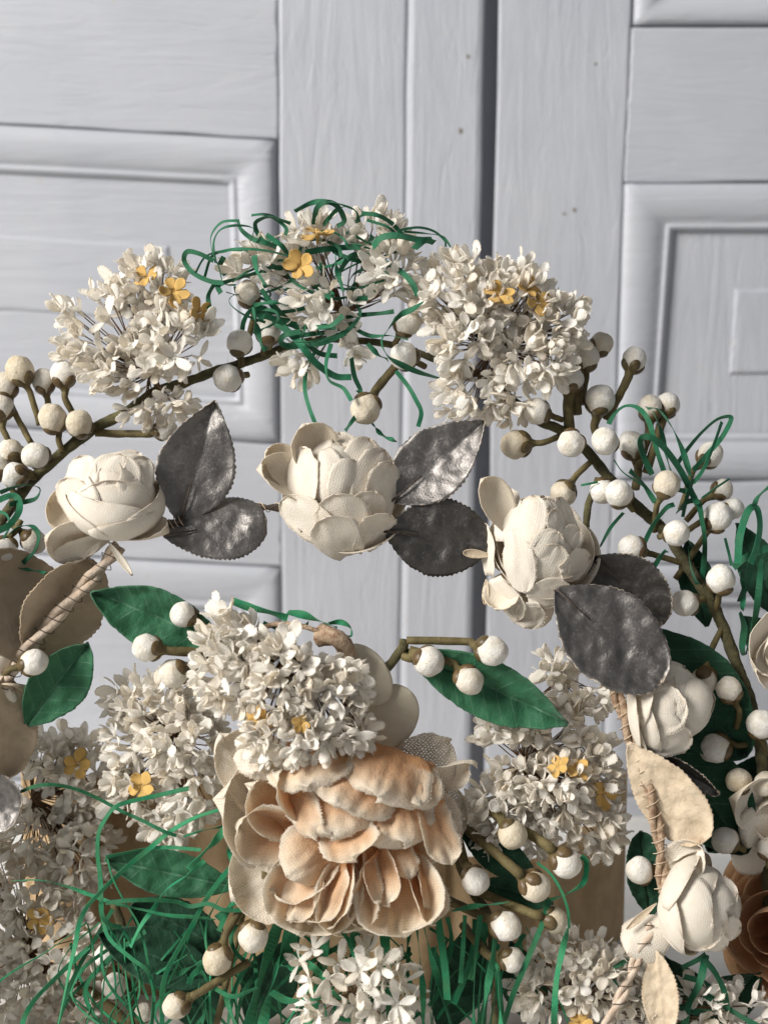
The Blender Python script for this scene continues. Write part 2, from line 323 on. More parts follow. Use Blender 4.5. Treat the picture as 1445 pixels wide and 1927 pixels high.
PROF2=[(a,b*.72) for a,b in [(0,-16),(.03,-6),(.06,3),(.12,10),(.25,16),(.42,17),(.58,12),(.72,3),(.80,-7),(.83,-8),(.87,-3),(.91,-3),(.94,-7),(.97,-18),(1.0,-23)]]
dl=door('panelled_door','white painted panelled door leaf left of the dark vertical gap')
board(dl,'stile',[(524,-260),(768,-260),(744,1770),(536,1770)],0,PV,seed=5)
board(dl,'astragal',[(771,-260),(917,-260),(878,1770),(747,1770)],6,PV,seed=6,bev=12)
board(dl,'rail',[(-700,-300),(521,-260),(524,262),(-700,193)],-1.5,PH,seed=7,wob=2)
board(dl,'rail',[(-700,760),(528,838),(531,1066),(-700,1000)],-1.5,PH,seed=8,wob=2)
board(dl,'rail',[(-700,1440),(531,1490),(534,1770),(-700,1770)],-1.5,PH,seed=9,wob=2)
board(dl,'panel',[(-700,180),(545,250),(548,860),(-700,790)],-18,PH,seed=10)
board(dl,'panel',[(-700,985),(548,1055),(550,1500),(-700,1450)],-18,PH,seed=11)
board(dl,'plaque',[(-700,395),(318,462),(322,604),(-700,540)],-12,PH,back=-24,seed=12,bev=7)
moulding(dl,[(-680,196),(519,264),(526,834),(-680,764)],[(-600,296),(430,346),(444,748),(-600,690)],PROF,PH,seed=3)
moulding(dl,[(-680,1003),(529,1068),(531,1486),(-680,1440)],[(-600,1100),(446,1150),(450,1405),(-600,1350)],PROF,PH,seed=4)
dr=door('panelled_door','white painted panelled door leaf right of the dark vertical gap, with a square moulded panel')
board(dr,'stile',[(943,-260),(1197,-260),(1120,1770),(905,1770)],-2,PV,seed=15)
board(dr,'rail',[(1187,52),(2200,52),(2200,338),(1173,344)],-3.5,PH,seed=16,wob=2)
board(dr,'rail',[(1153,905),(2200,905),(2200,1060),(1145,1060)],-3.5,PH,seed=17,wob=2)
board(dr,'rail',[(1129,1500),(2200,1500),(2200,1770),(1120,1770)],-3.5,PH,seed=18,wob=2)
board(dr,'panel',[(1150,330),(2200,330),(2200,920),(1130,920)],-22,PV,seed=19)
board(dr,'panel',[(1150,-260),(2200,-260),(2200,70),(1160,70)],-22,PV,seed=20)
board(dr,'panel',[(1120,1050),(2200,1050),(2200,1510),(1110,1510)],-22,PV,seed=21)
board(dr,'plaque',[(1382,543),(1900,543),(1900,704),(1372,704)],-13,PV,back=-28,seed=22,bev=7)
moulding(dr,[(1172,345),(2160,345),(2160,903),(1155,903)],[(1268,436),(2080,436),(2080,815),(1238,815)],PROF2,PH,seed=8)
moulding(dr,[(1198,-240),(2160,-240),(2160,48),(1190,48)],[(1265,-200),(2080,-200),(2080,-20),(1262,-20)],PROF2,PH,seed=9)
moulding(dr,[(1146,1062),(2160,1062),(2160,1498),(1130,1498)],[(1232,1140),(2080,1140),(2080,1415),(1218,1415)],PROF2,PH,seed=10)
mb=MB()
gp=[D(900,-300,-78),D(970,-300,-78),D(930,1775,-78),D(860,1775,-78)]; gb=[p+Vector((0,30,0)) for p in gp]
mb.add([p-Vector((0,YD,0)) for p in gp+gb],[(3,2,1,0),(4,5,6,7),(0,1,5,4),(2,3,7,6)]); put('rebate',mb.mesh('rebate',PV,False),dr)
for par,px,py,rr in ((dl,866,246,5.5),(dl,880,106,4),(dl,800,590,3),(dr,1080,395,4.5),(dr,1061,402,3),(dr,1120,120,3)):
    m=MB(); c=D(px,py,7.5 if px<920 else -.5)-Vector((0,YD,0)); vs=[c+Vector((math.cos(k*.7)*rr*(1+.25*math.sin(k*2.3)),0,math.sin(k*.7)*rr*1.3)) for k in range(9)]
    m.add(vs+[v+Vector((0,2,0)) for v in vs],[tuple(range(9))]+[(k,(k+1)%9,9+(k+1)%9,9+k) for k in range(9)]); put('paint_chip',m.mesh('paint_chip',CHIP,False),par)
# ------------------------------------------------------------------ curved card band behind the lower flowers
t=Thing('card_band','curved cream card band standing upright on the table behind the lower flowers','card band',620,1700,3200)
mb=MB(); n=200; vs=[]
for k in range(n+1):
    s=k/n; px=40+1140*s; d=3000+420*(1-math.sqrt(max(0,1-((s-.42)/.60)**2))); top=1455+157*min(1,max(0,(s-.34)/.26))-165*max(0,(s-.86)/.14)**1.3+6*math.sin(s*70)+4*math.sin(s*23)
    d+=9*math.sin(s*38+2*math.sin(s*9))+5*math.sin(s*91); A=t.L(px,top,d); B=t.L(px,1990 if d<3150 else 1900,d); 
    zb=-( (V(px,top,d)).z )                      # down to the table
    B=A+Vector((0,math.sin(PITCH)*-zb*-1,0))+Vector((0,0,0))
    B=A+Vector((0,0,0)); 
    down=Vector((0,math.sin(PITCH),-math.cos(PITCH)))*( (V(px,top,d).z-1)/1.0 ); B=A+down
    vs+=[A,B]
vs+= [p+Vector((0,9,0)) for p in vs]; N=2*(n+1)
fs=[(2*k,2*k+1,2*k+3,2*k+2) for k in range(n)]+[(N+2*k,N+2*k+2,N+2*k+3,N+2*k+1) for k in range(n)]+[(2*k,2*k+2,N+2*k+2,N+2*k) for k in range(n)]+[(0,N,N+1,1),(2*n,2*n+1,N+2*n+1,N+2*n)]
mb.add(vs,fs); put('band',mb.mesh('band',CARD,True),t.o)
# ------------------------------------------------------------------ branches
def branch(name,label,pts,r,mat,group=None,cat='branch',bump=.25,fuzz=0,seed=0):
    px,py,d=pts[0]; t=Thing(name,label,cat,px,py,d,group); mb=MB(); C=catmull([t.L(*p) for p in pts],10); tube(mb,C,r,10,0,True,bump)
    put('stem',mb.mesh('stem',mat),t.o)
    if fuzz:
        rng=random.Random(seed); fb=MB()
        for _ in range(fuzz):
            i=rng.randrange(len(C)-1); p=C[i].lerp(C[i+1],rng.random()); dv=Vector((rng.uniform(-1,1),rng.uniform(-1,1),rng.uniform(-1,1))).normalized(); rr=r(i/len(C)) if callable(r) else r
            q=p+dv*rr*.95; e=q+(dv+Vector((rng.uniform(-1,1),rng.uniform(-1,1),rng.uniform(-1,1)))*.9)*rng.uniform(3,9); sd=Vector((rng.uniform(-1,1),rng.uniform(-1,1),rng.uniform(-1,1)))*.45
            fb.add([q-sd,q+sd,e],[(0,1,2)])
        o=put('fuzz',fb.mesh('fuzz',mat),t.o); o['kind']='stuff'
    return t
branch('garland_branch','fuzzy olive branch arching along the left under the small white flower dome',[(-60,1080,2900),(0,985,2900),(60,905,2900),(120,850,2895),(180,805,2890),(240,775,2890),(290,738,2890),(345,722,2890),(400,700,2895),(460,682,2900),(530,657,2905)],lambda s:12-3.5*s,TWIG,fuzz=500,seed=1)
branch('garland_branch','thin branch crossing under the green strips at the top of the arch',[(520,660,2905),(590,640,2905),(660,640,2905),(740,650,2900),(830,680,2895),(880,700,2895)],7,TWIG,fuzz=150,seed=2)
branch('garland_branch','thick fuzzy branch running down the right side among the berries',[(860,690,2895),(910,708,2895),(960,750,2895),(1010,790,2890),(1060,812,2890),(1110,855,2890),(1150,905,2890),(1200,955,2890),(1250,1000,2890),(1290,1060,2890),(1335,1130,2885),(1360,1180,2885),(1385,1250,2880),(1408,1310,2880),(1428,1400,2880),(1436,1480,2885),(1440,1600,2890),(1450,1760,2900)],lambda s:8+3.5*min(1,s*2.2),TWIG,fuzz=900,seed=3)
# ------------------------------------------------------------------ berries
def berrymesh(seed):
    rng=random.Random(seed); n=26; mrow=18; vs=[]; k0=Vector((rng.uniform(0,50),rng.uniform(0,50),0)); el=rng.uniform(.94,1.16)
    for j in range(mrow+1):
        th=math.pi*j/mrow
        for i in range(n):
            ph=2*math.pi*i/n; p=Vector((math.sin(th)*math.cos(ph),math.sin(th)*math.sin(ph),math.cos(th)*el)); vs.append(p*(27*(1+.075*noise.noise(p*1.7+k0)+.016*noise.noise(p*4+k0))))
    m=MB(); m.add(vs,[(j*n+i,(j+1)*n+i,(j+1)*n+(i+1)%n,j*n+(i+1)%n) for j in range(mrow) for i in range(n)]); return m.mesh('berry',BERRY)
def calyxmesh(seed):
    rng=random.Random(seed); n=36; rows=8; vs=[]; nl=rng.choice([3,3,4]); ph0=rng.uniform(0,6); amp=[rng.uniform(.75,1.2) for _ in range(nl)]
    for j in range(rows+1):
        s=j/rows
        for i in range(n):
            ph=2*math.pi*i/n; q=(ph*nl/(2*math.pi)); li=int(q)%nl; lobe=max(0,math.sin((q%1)*math.pi))**.65
            thm=math.radians(26+50*amp[li]*lobe); th=thm*s; tk=1.02+.15*lobe*math.sin(s*math.pi*.92+.1)-(.06 if j==rows else 0)
            a=ph+ph0; r=28*tk; vs.append((math.sin(th)*math.cos(a)*r,math.sin(th)*math.sin(a)*r,-math.cos(th)*r-(1-s)**3*6))
    m=MB(); m.add(vs,[(j*n+(i+1)%n,(j+1)*n+(i+1)%n,(j+1)*n+i,j*n+i) for j in range(rows) for i in range(n)]); return m.mesh('calyx',CALYX)
BM=[berrymesh(i) for i in range(8)]; CM=[calyxmesh(i+50) for i in range(8)]
brng=random.Random(77)
def sprig(label,d0,berries,group='sprigs of round white berries',name='berry_sprig',stemr=6.5):
    """berries: (px,py,r,depth offset, stem base px,py, depth offset of the stem base[, bend])"""
    bx=sum(b[4] for b in berries)/len(berries); by=sum(b[5] for b in berries)/len(berries)
    t=Thing(name,label,'berries',bx,by,d0,group)
    for b in berries:
        px,py,r,dd,sx,sy,sd=b[:7]; face=b[7] if len(b)>7 else 0
        c=t.L(px,py,d0+dd); base=t.L(sx,sy,d0+sd); dirv=(base-c); 
        if dirv.length<1: dirv=Vector((0,1,-.3))
        dv=dirv.normalized(); dv=(dv+Vector((brng.uniform(-.25,.25),brng.uniform(-.2,.35)-face,brng.uniform(-.25,.25)))).normalized()
        rot=frame(-dv)@Matrix.Rotation(brng.uniform(0,6.28),3,'Z')
        o=put('berry',BM[brng.randrange(8)],t.o,c,rot,scale=(r/28*brng.uniform(.92,1.0),r/28*brng.uniform(.92,1.0),r/28*brng.uniform(.9,1.0)))
        put('calyx',CM[brng.randrange(8)],o)
        m=MB(); mid=c+dv*r*1.9 if dirv.length>r*2.6 else c.lerp(base,.65)
        C=catmull([c+dv*r*.85,c+dv*r*1.25,mid,base],7); tube(m,C,lambda s:(r*.50-(r*.50-stemr)*min(1,s*2.8)) if s<.36 else stemr-.6*s,9,0,True,.2); put('pedicel',m.mesh('pedicel',STEM),t.o)
sprig('fan of nine white berries on olive stems at the left edge above the lower rose',2880,[(38,697,28,-10,75,800,10),(12,724,26,5,60,835,10),(83,717,25,15,100,815,10),(120,703,28,-5,150,800,10),(100,787,28,-25,118,850,5),(149,797,28,-25,165,822,0,.2),(67,857,28,-30,90,872,5,.1),(22,848,25,10,45,880,10),(2,765,26,0,38,870,5)])
sprig('four berries at the left edge, below the fan and tangled with green loops',2870,[(27,895,27,0,70,898,10),(-4,882,25,0,30,930,10),(9,1038,28,-20,40,980,10),(65,1020,27,0,20,985,10)])
sprig('lone bud on a stem pointing right, half hidden by the upright silver leaf',2880,[(312,809,22,0,180,815,5)],stemr=8)
sprig('pair of berries one above the other between the left flower dome and the green strips',2870,[(451,644,27,0,455,690,20),(429,712,28,-15,468,705,15,.15)])
sprig('two berries partly behind green strips at the left of the top tuft',2865,[(467,552,26,0,464,650,25),(505,622,27,5,495,668,25)])
sprig('two berries touching the left side of the right flower dome',2865,[(768,607,28,5,740,650,25),(760,670,29,-15,800,690,20)])
sprig('single drooping bud hanging over the middle rose',2850,[(688,770,31,-10,752,680,20)],name='berry_sprig',stemr=9)
sprig('three greyish berries in shade at the right edge of the right flower dome',2895,[(1131,647,25,25,1090,760,10),(1104,673,27,10,1085,780,5),(1072,713,28,-10,1072,812,0)],stemr=11)
sprig('five berries standing up behind the loops of green strip on the right',2905,[(1193,676,26,10,1140,790,0),(1129,752,30,-20,1128,838,0),(1222,767,27,20,1200,880,10),(1256,761,26,30,1215,890,10),(1188,837,27,15,1195,920,10)],stemr=9)
sprig('four berries crowding the branch just below the right flower dome',2860,[(1009,774,27,-5,1058,790,25,.1),(1074,835,28,-15,1092,822,25),(1138,830,28,-25,1155,830,30),(969,837,30,10,1050,822,30,.1)])
sprig('three berries side by side right of the topmost point of the right rose',2865,[(1133,925,26,0,1150,900,20),(1164,929,28,-20,1190,960,20),(1059,929,27,15,1118,862,28)])
sprig('three berries along the right branch beside the dark leaf',2850,[(1254,911,28,-20,1230,1000,40),(1272,1003,27,-15,1240,1010,40),(1187,1033,29,5,1290,1062,40)])
sprig('four berries at the upper right between two bunches of green loops',2890,[(1350,973,29,-20,1270,1090,10),(1379,957,22,10,1290,1000,20),(1359,921,23,20,1290,980,20),(1336,855,27,30,1280,960,30)])
sprig('two berries on either side of the right branch above its fork',2850,[(1356,1090,29,-15,1345,1150,30,.1),(1287,1135,29,0,1335,1125,40,.1)])
sprig('six berries over the dark green leaves at the right edge, under the fork',2870,[(1324,1282,27,0,1358,1180,10),(1371,1297,27,-20,1385,1370,10),(1344,1408,30,-5,1410,1400,10),(1389,1469,27,-15,1430,1490,10),(1431,1363,29,-25,1440,1420,10),(1440,1476,26,-20,1450,1520,10)])
sprig('three berries resting against the pointed green leaf on the left',2740,[(344,1156,26,0,400,1185,30),(276,1219,28,-15,400,1228,20),(327,1267,28,-5,400,1235,30)],stemr=9)
sprig('single berry in front of the dark green leaf at the left edge',2740,[(65,1246,27,0,10,1270,30)])
sprig('three berries over the green leaf to the right of the white flower cascade',2745,[(807,1245,29,-10,758,1235,15),(926,1225,30,-20,765,1205,10),(883,1281,28,-20,770,1222,15)],stemr=8)
sprig('four hanging berries with brown caps to the right of the peach flower',2740,[(965,1571,28,-10,900,1515,90),(895,1658,28,-15,850,1540,70),(1007,1669,30,-20,860,1545,80,.8),(1065,1624,29,-10,930,1530,100,.8)],stemr=10)
sprig('three berries among long green strips below the four hanging ones',2740,[(952,1743,29,-15,835,1690,50),(963,1806,25,0,870,1740,60,.8),(1043,1731,25,0,880,1670,60,.8)],stemr=9)
sprig('single berry on a small green leaf left of the wrapped wire stem',2800,[(1203,1638,28,0,1250,1650,15)])
sprig('pair of berries at the right edge above the lowest cream rose',2850,[(1363,1582,27,-10,1400,1600,15),(1443,1596,21,0,1460,1640,15)])
sprig('three long buds in the grassy strips below and left of the peach flower',2730,[(477,1764,30,-15,500,1640,10),(409,1807,28,-15,460,1700,15),(332,1893,27,-10,470,1810,15)],stemr=8)
sprig('three shaded berries at the lower left in front of the tan card',2880,[(199,1799,24,0,245,1850,10),(216,1855,26,-10,245,1890,10),(271,1905,20,0,245,1950,10)])
# ------------------------------------------------------------------ lilac-like flower clusters
def floretpetal(seed,mat,L,W,name='petal',fr=2.6):
    rng=random.Random(seed); curl=rng.uniform(-.35,.9); cup=rng.uniform(-.15,.5); tw=rng.uniform(-.35,.35); wav=rng.uniform(0,6)
    def mp(x,y,u,v):
        a=curl*v*1.1; k=curl*1.1/L if abs(curl)>.05 else .0001
        yy=math.sin(k*y)/k; zz=(1-math.cos(k*y))/k
        z=cup*W*(u*u)*math.sin(math.pi*min(1,v*.95))*.9+1.1*math.sin(wav+v*5+u*2); ang=tw*v
        return (x*math.cos(ang)-z*math.sin(ang)*.2, yy, zz+z+x*math.sin(ang))
    return sheet(L,wround(W,rng.uniform(.52,.68),.22),mp,6,7,1.1,jag=.8,rng=rng,fringe=fr,fstart=.25).mesh(name,mat)
PM=[floretpetal(100+i,WHITE,random.Random(i).uniform(28,40),random.Random(i+9).uniform(7.2,10)) for i in range(22)]
PMN=[floretpetal(150+i,WHITE,random.Random(i).uniform(36,48),random.Random(i+9).uniform(6.8,9)) for i in range(12)]
GM=[floretpetal(200+i,GOLD,30,11.5,fr=.6) for i in range(5)]
def floret(t,pos,axis,hub,rng,petals,npet=4,scale=1.0,elev=(5,65),name='floret',tubelen=22,pedmat=None,label=None,bodymat=None,skip=.05):
    axis=axis.normalized(); R=frame(axis)@Matrix.Rotation(rng.uniform(0,6.28),3,'Z'); Ri=R.transposed()
    m=MB(); e=Vector((0,0,-tubelen*scale)); tube(m,[e,e*.6,e*.25,Vector((0,0,0))],lambda s:(1.8+3.0*s+1.2*(s>.9))*scale,7,0,True)
    if hub is not None:
        h=Ri@(hub-pos); C=catmull([h,h.lerp(e,.5)+Vector((rng.uniform(-5,5),rng.uniform(-5,5),-6)),e*.9],5); tube(m,C,1.2,5,1,False)
    o=put(name,m.mesh(name,[bodymat or WHITE,pedmat or PED]),t.o,pos,R,label)
    for k in range(npet):
        if rng.random()<skip: continue
        a=2*math.pi*(k+rng.uniform(-.14,.14))/npet; el=math.radians(rng.uniform(*elev)); rad=Vector((math.cos(a),math.sin(a),0))
        yv=(rad*math.cos(el)+Vector((0,0,1))*math.sin(el)).normalized(); zv=(Vector((0,0,1))*math.cos(el)-rad*math.sin(el))
        put('petal',petals[rng.randrange(len(petals))],o,rad*2.5*scale,frame(zv,yv),scale=(scale*rng.uniform(.88,1.12),)*3)
def cluster(label,hub,d,blobs,seed,yellow=(),petals=None,group='clusters of small white cloth florets',elev=(8,82),fs=1.0,mind=25,front=.35,tubelen=22,stembase=None,name='flower_cluster',dens=1.6):
    """blobs: (px,py,depth offset, rx, rdepth, rz, number of florets): florets sit on the camera-side and outer skin of these lumps"""
    rng=random.Random(seed); t=Thing(name,label,'flower cluster',hub[0],hub[1],d,group); H=Vector((0,0,0)); placed=[]
    for (px,py,do,rx,rd,rz,n) in blobs:
        rx,rz=max(20,rx-16),max(20,rz-14); c=t.L(px,py,d+do); got=0; tries=0; md=mind*.70; n=int(n*dens)
        while got<n and tries<6000:
            tries+=1
            if tries%400==0: md*=.9
            q=Vector((rng.gauss(0,1),rng.gauss(0,1),rng.gauss(0,1))).normalized()
            if q.y>front: continue
            k=rng.uniform(.72,1.04); p=c+Vector((q.x*rx,q.y*rd,q.z*rz))*k
            if any((p-x).length<md for x in placed): continue
            placed.append(p); got+=1
            ax=(p-H).normalized()*.6+q*.6+Vector((-.25,-.25,.15))+Vector((rng.gauss(0,.35),rng.gauss(0,.3)-.1,rng.gauss(0,.35)))
            floret(t,p,ax,H,rng,petals or PM,5 if rng.random()<.7 else 4,fs*rng.uniform(.85,1.15),elev,tubelen=tubelen)
    for y in yellow:
        px,py,do=y[:3]; ax=Vector(y[3]) if len(y)>3 else Vector((0,-1,.1)); sc=y[4] if len(y)>4 else 1
        floret(t,t.L(px,py,d+do),ax,H,rng,GM,5,sc,(-8,38),'gold_floret',26,None,'flat gold five petalled floret',GOLD,skip=0)
    if stembase:
        m=MB(); tube(m,catmull([t.L(*stembase),H*.6+t.L(*stembase)*.4+Vector((4,0,3)),H],6),lambda s:7-3*s,8); put('stalk',m.mesh('stalk',STEM),t.o)
    return t
cluster('domed cluster of small white florets at the upper left of the arch',(282,705),2885,[(205,620,-20,120,70,95,26),(285,555,-10,90,60,80,16),(330,640,-55,80,50,75,16),(250,690,-50,95,45,60,12),(290,760,-15,90,40,30,7)],11,[(328,548,-95,(.15,-.9,.35),.95),(277,522,-75,(-.3,-.8,.5),.85),(373,588,-90,(.5,-.6,-.2),.9)],stembase=(300,742,2888))
cluster('loose cluster of white florets under the green strips at the crown of the arch',(650,590),2900,[(500,510,-15,75,50,55,9),(590,450,-5,75,45,45,8),(700,440,0,70,45,45,8),(740,510,-30,65,45,65,12),(610,570,-40,85,45,60,9),(570,680,-10,45,35,35,4),(660,660,-25,35,30,30,3)],12,[(566,502,-92,(-.1,-1,.12),1.02),(598,440,-70,(.05,-.6,.8),1.0)],fs=1.08,mind=30,elev=(10,75))
cluster('dense rounded cluster of white florets at the upper right of the arch',(925,655),2885,[(870,560,-25,105,70,85,34),(960,570,-20,95,60,80,24),(1030,610,-15,80,55,70,20),(880,640,-50,75,45,55,12),(1000,680,-40,80,40,60,12),(890,740,-20,85,35,55,12),(960,770,0,40,30,30,4)],13,[(938,555,-100,(-.1,-.75,.5),1.0),(992,545,-75,(.3,-.7,.4),.9),(1012,570,-78,(.4,-.8,.1),.85)],stembase=(930,720,2893))
cluster('cascade of bright white florets covering the top of the peach flower',(545,1215),2725,[(432,1200,-15,60,50,60,14),(440,1270,-30,75,50,70,20),(530,1280,-55,85,50,90,28),(620,1310,-40,70,45,85,20),(555,1385,-60,100,40,55,18),(665,1370,-35,45,35,50,7)],14,[(492,1352,-85,(-.3,-.9,0),.95),(568,1362,-105,(.1,-.9,-.3),.6)],fs=1.0,mind=23)
cluster('white floret cluster to the left of the cascade, partly in its shade',(330,1385),2850,[(290,1320,0,90,50,60,20),(345,1390,-25,85,50,75,24),(365,1480,-20,65,40,75,14),(240,1400,10,55,40,55,8),(330,1545,10,55,35,55,9),(250,1480,15,60,40,60,10)],15,[(268,1480,-40,(-.2,-.9,.2),.95)],mind=26)
cluster('blurred white floret cluster at the lower left edge in shadow',(60,1500),2990,[(90,1410,0,90,50,60,16),(150,1470,0,85,50,80,22),(60,1570,0,90,50,80,18),(150,1600,0,85,50,95,22)],16,[(146,1438,-60,(.1,-1,.2),.95)],mind=30)
cluster('shaded white floret cluster in the lower left corner',(50,1790),2960,[(50,1690,0,90,50,70,16),(105,1780,-10,105,50,85,24),(30,1860,-10,80,50,70,16),(-20,1640,30,70,50,80,12),(-20,1780,30,70,50,80,12),(140,1880,0,75,40,60,12)],17,[(75,1730,-50,(.2,-.9,.2),.9)],mind=30)
cluster('white floret cluster to the right of the peach flower with gold florets',(985,1435),2830,[(960,1370,0,80,45,45,12),(960,1490,-20,85,45,70,20),(1040,1490,-30,80,45,75,18),(1060,1380,25,90,40,70,14),(1110,1450,20,60,40,80,10),(1100,1540,10,75,40,80,16),(1010,1550,10,60,35,55,9),(930,1560,-10,45,30,50,6)],18,[(1082,1450,-60,(.1,-.5,.85),.9),(1050,1442,-70,(-.3,-.7,.5),.75),(1135,1495,-20,(.5,-.8,0),.9)],mind=26)
cluster('starry white florets with narrow petals under the peach flower',(660,1870),2760,[(600,1815,-10,65,40,60,6),(700,1820,-20,70,40,55,7),(740,1875,-10,60,40,50,5),(620,1890,-10,70,40,40,6),(700,1910,-10,70,40,30,4)],19,petals=PMN,mind=44,elev=(0,50),dens=1.0,fs=1.0)
cluster('low white floret cluster at the bottom right behind the green strips',(1060,1900),2830,[(1060,1800,0,80,40,55,12),(1120,1840,-10,90,40,75,18),(1190,1820,10,60,40,55,8),(1400,1900,0,60,40,50,6),(1020,1870,-10,60,40,55,10),(1170,1870,0,55,40,60,9),(1230,1900,0,50,40,50,6),(1330,1890,0,60,40,50,7)],20,[(1092,1925,-40,(0,-.8,.5),.8)],mind=28)
cluster('tiny white floret cluster peeping out under the silver leaf on the right',(1050,1270),2880,[(1045,1260,0,35,30,40,6),(1100,1310,0,60,35,45,8),(1010,1330,0,50,35,40,6)],21,mind=26)
# ------------------------------------------------------------------ sheets placed by their base and tip
def petal_at(t,base,tip,W,roll=0,cup=.3,bend=.0,mat=None,back=None,kind='round',name='petal',jag=1.4,fringe=2.2,seed=0,vm=.6,b0=.35,ruf=0,nu=16,nv=14,thick=1.6,serr=0,vein=0,fold=0,crum=0,label=None,tipcurl=0,edgecurl=0,wq=1.25,rufk=3.0,irr=0,pleat=0):
    """base/tip: (px,py,depth). roll turns the sheet round its own length; cup bends it across, bend along"""
    rng=random.Random(seed*31+7); B=t.L(*base); Tp=t.L(*tip); y=(Tp-B); L=y.length; y.normalize()
    zc=Vector((0,-1,0)); zc=(zc-y*zc.dot(y)); zc = zc.normalized() if zc.length>.05 else y.orthogonal().normalized()
    z=Matrix.Rotation(math.radians(roll),3,y)@zc; R=frame(z,y); sd=Vector((seed*3.7,seed*1.3,0))
    def mp(x,yy,u,v):
        if irr: x*=1+irr*noise.noise(Vector((math.copysign(1,x)*2.3,v*2.6,seed*1.9))); yy*=1+irr*.6*noise.noise(Vector((u*1.4,7.7,seed*2.3)))*v
        zz=cup*W*u*u*math.sin(min(1,v*1.15+.1)*math.pi/2)+bend*L*(4*v*(1-v))*.5
        zz+=-tipcurl*L*max(0,v-.6)**2*4 - edgecurl*W*max(0,abs(u)-.55)**2*4
        if ruf: zz+=ruf*(abs(u)**1.2*.7+v*.6)*(noise.noise(Vector((x*rufk/W*.8,yy*rufk/L*1.1,seed*2.1))) + .55*math.sin(seed+u*rufk*1.7+v*3)*v)
        if pleat: zz+=pleat*math.sin(x*.16+2*noise.noise(Vector((yy*.02,seed,3.1)))+seed)*(.35+.65*v)*noise.noise(Vector((x*.03,seed*.7,yy*.008)))*2
        if fold: zz+=fold*abs(x)*.55
        if vein:
            sv=(yy-abs(x)*.75)/30.0+.5; zz+= vein*(-2.6*math.exp(-(x/3.5)**2)) + vein*(.9*abs(math.sin(math.pi*sv))**.5-0.9)*min(1,abs(x)/10)
        if crum: zz+=crum*(noise.noise(Vector((x*.026,yy*.026,seed)))*1.0+noise.noise(Vector((x*.075,yy*.06,seed+9)))*.4)
        return (x,yy,zz)
    wf = wround(W,vm,b0) if kind=='round' else wleaf(W,vm,.8,wq)
    mats=[mat,back or mat]
    mb=sheet(L,wf,mp,nu,nv,thick,jag,rng,fringe,serr,(0,1,0),tipbias=(kind=='round'))
    return put(name,mb.mesh(name,mats),t.o,B,R,label)
# ------------------------------------------------------------------ linen roses
def rose(t,base,axis,R,layers,seed,mat=LINEN,back=None,updir=None,fr=1.0,jag=1.2,bud=None):
    """layers: (number, radius, height, polar reach deg, half width deg, outward tilt deg, phase deg, edge curl)"""
    rng=random.Random(seed); B=t.L(*base); A=frame(Vector(axis),updir); k=0
    if bud is not None:
        Ab=frame(Vector(bud[0])); bs=bud[1]; Bb=t.L(*bud[2]) if len(bud)>2 else B
        m=MB(); n=20; rr=12; vs=[]
        for j in range(rr+1):
            th=math.pi*j/rr
            for i in range(n):
                ph=2*math.pi*i/n; vs.append(Ab@Vector((math.sin(th)*math.cos(ph)*R*bs*.93,math.sin(th)*math.sin(ph)*R*bs*.93,R*bs*1.22*(1-math.cos(th))*.62)))
        m.add(vs,[(j*n+i,(j+1)*n+i,(j+1)*n+(i+1)%n,j*n+(i+1)%n) for j in range(rr) for i in range(n)]); put('bud_core',m.mesh('bud_core',back or mat),t.o,Bb)
        layers=[(3,bs,1.24,166,82,0,rng.uniform(0,120),0)]+list(layers); 
    for (n,rad,H,thm,hw,tilt,ph,curl) in layers:
        for i in range(n):
            k+=1; az=math.radians(ph+360*i/n+rng.uniform(-9,9)); tm=math.radians(thm*rng.uniform(.94,1.05)); r0=R*rad*rng.uniform(.97,1.04); h0=R*H*rng.uniform(.95,1.06)
            tl=math.radians(tilt+rng.uniform(-5,5)); hwr=math.radians(hw)*rng.uniform(.92,1.08); sd=rng.uniform(0,50); skew=rng.uniform(-.12,.12); notch=rng.uniform(-.1,.12)
            L=r0*tm*.5*(1+H/rad)/1.0; Wm=r0*hwr
            def mp(x,y,u,v):
                th=tm*min(v,1.15); rho=r0*math.sin(min(th,math.pi*.97)); z=h0*(1-math.cos(th))*.62
                lat=x/max(1,Wm); phi=lat*hwr*(1 if th<1.2 else 1/max(.55,math.sin(min(th,2.4))))+skew*v
                e=max(0,max(abs(u)-.45,0)**2+max(v-.65,0)**2*1.6); rho2=rho+curl*r0*e+r0*.035*noise.noise(Vector((u*1.6,v*2,sd)))
                z2=z-curl*r0*.25*e+r0*.03*noise.noise(Vector((u*2,v*2.2,sd+5)))
                p=Vector((rho2*math.cos(phi),rho2*math.sin(phi),z2))
                p=Matrix.Rotation(tl,3,'Y')@p
                return p
            mb=sheet(L,wround(Wm,.62+notch*.3,.45),mp,14,14,1.0,jag,rng,fr,mats=(0,1,0)); isb=bud is not None and k<=3; AA=Ab if isb else A; BB=Bb if isb else B
            # front faces look at the axis: flip so that the outside is the back material
            put('petal',mb.mesh('petal',[back or mat,mat]),t.o,BB,AA@Matrix.Rotation(az,3,'Z'))
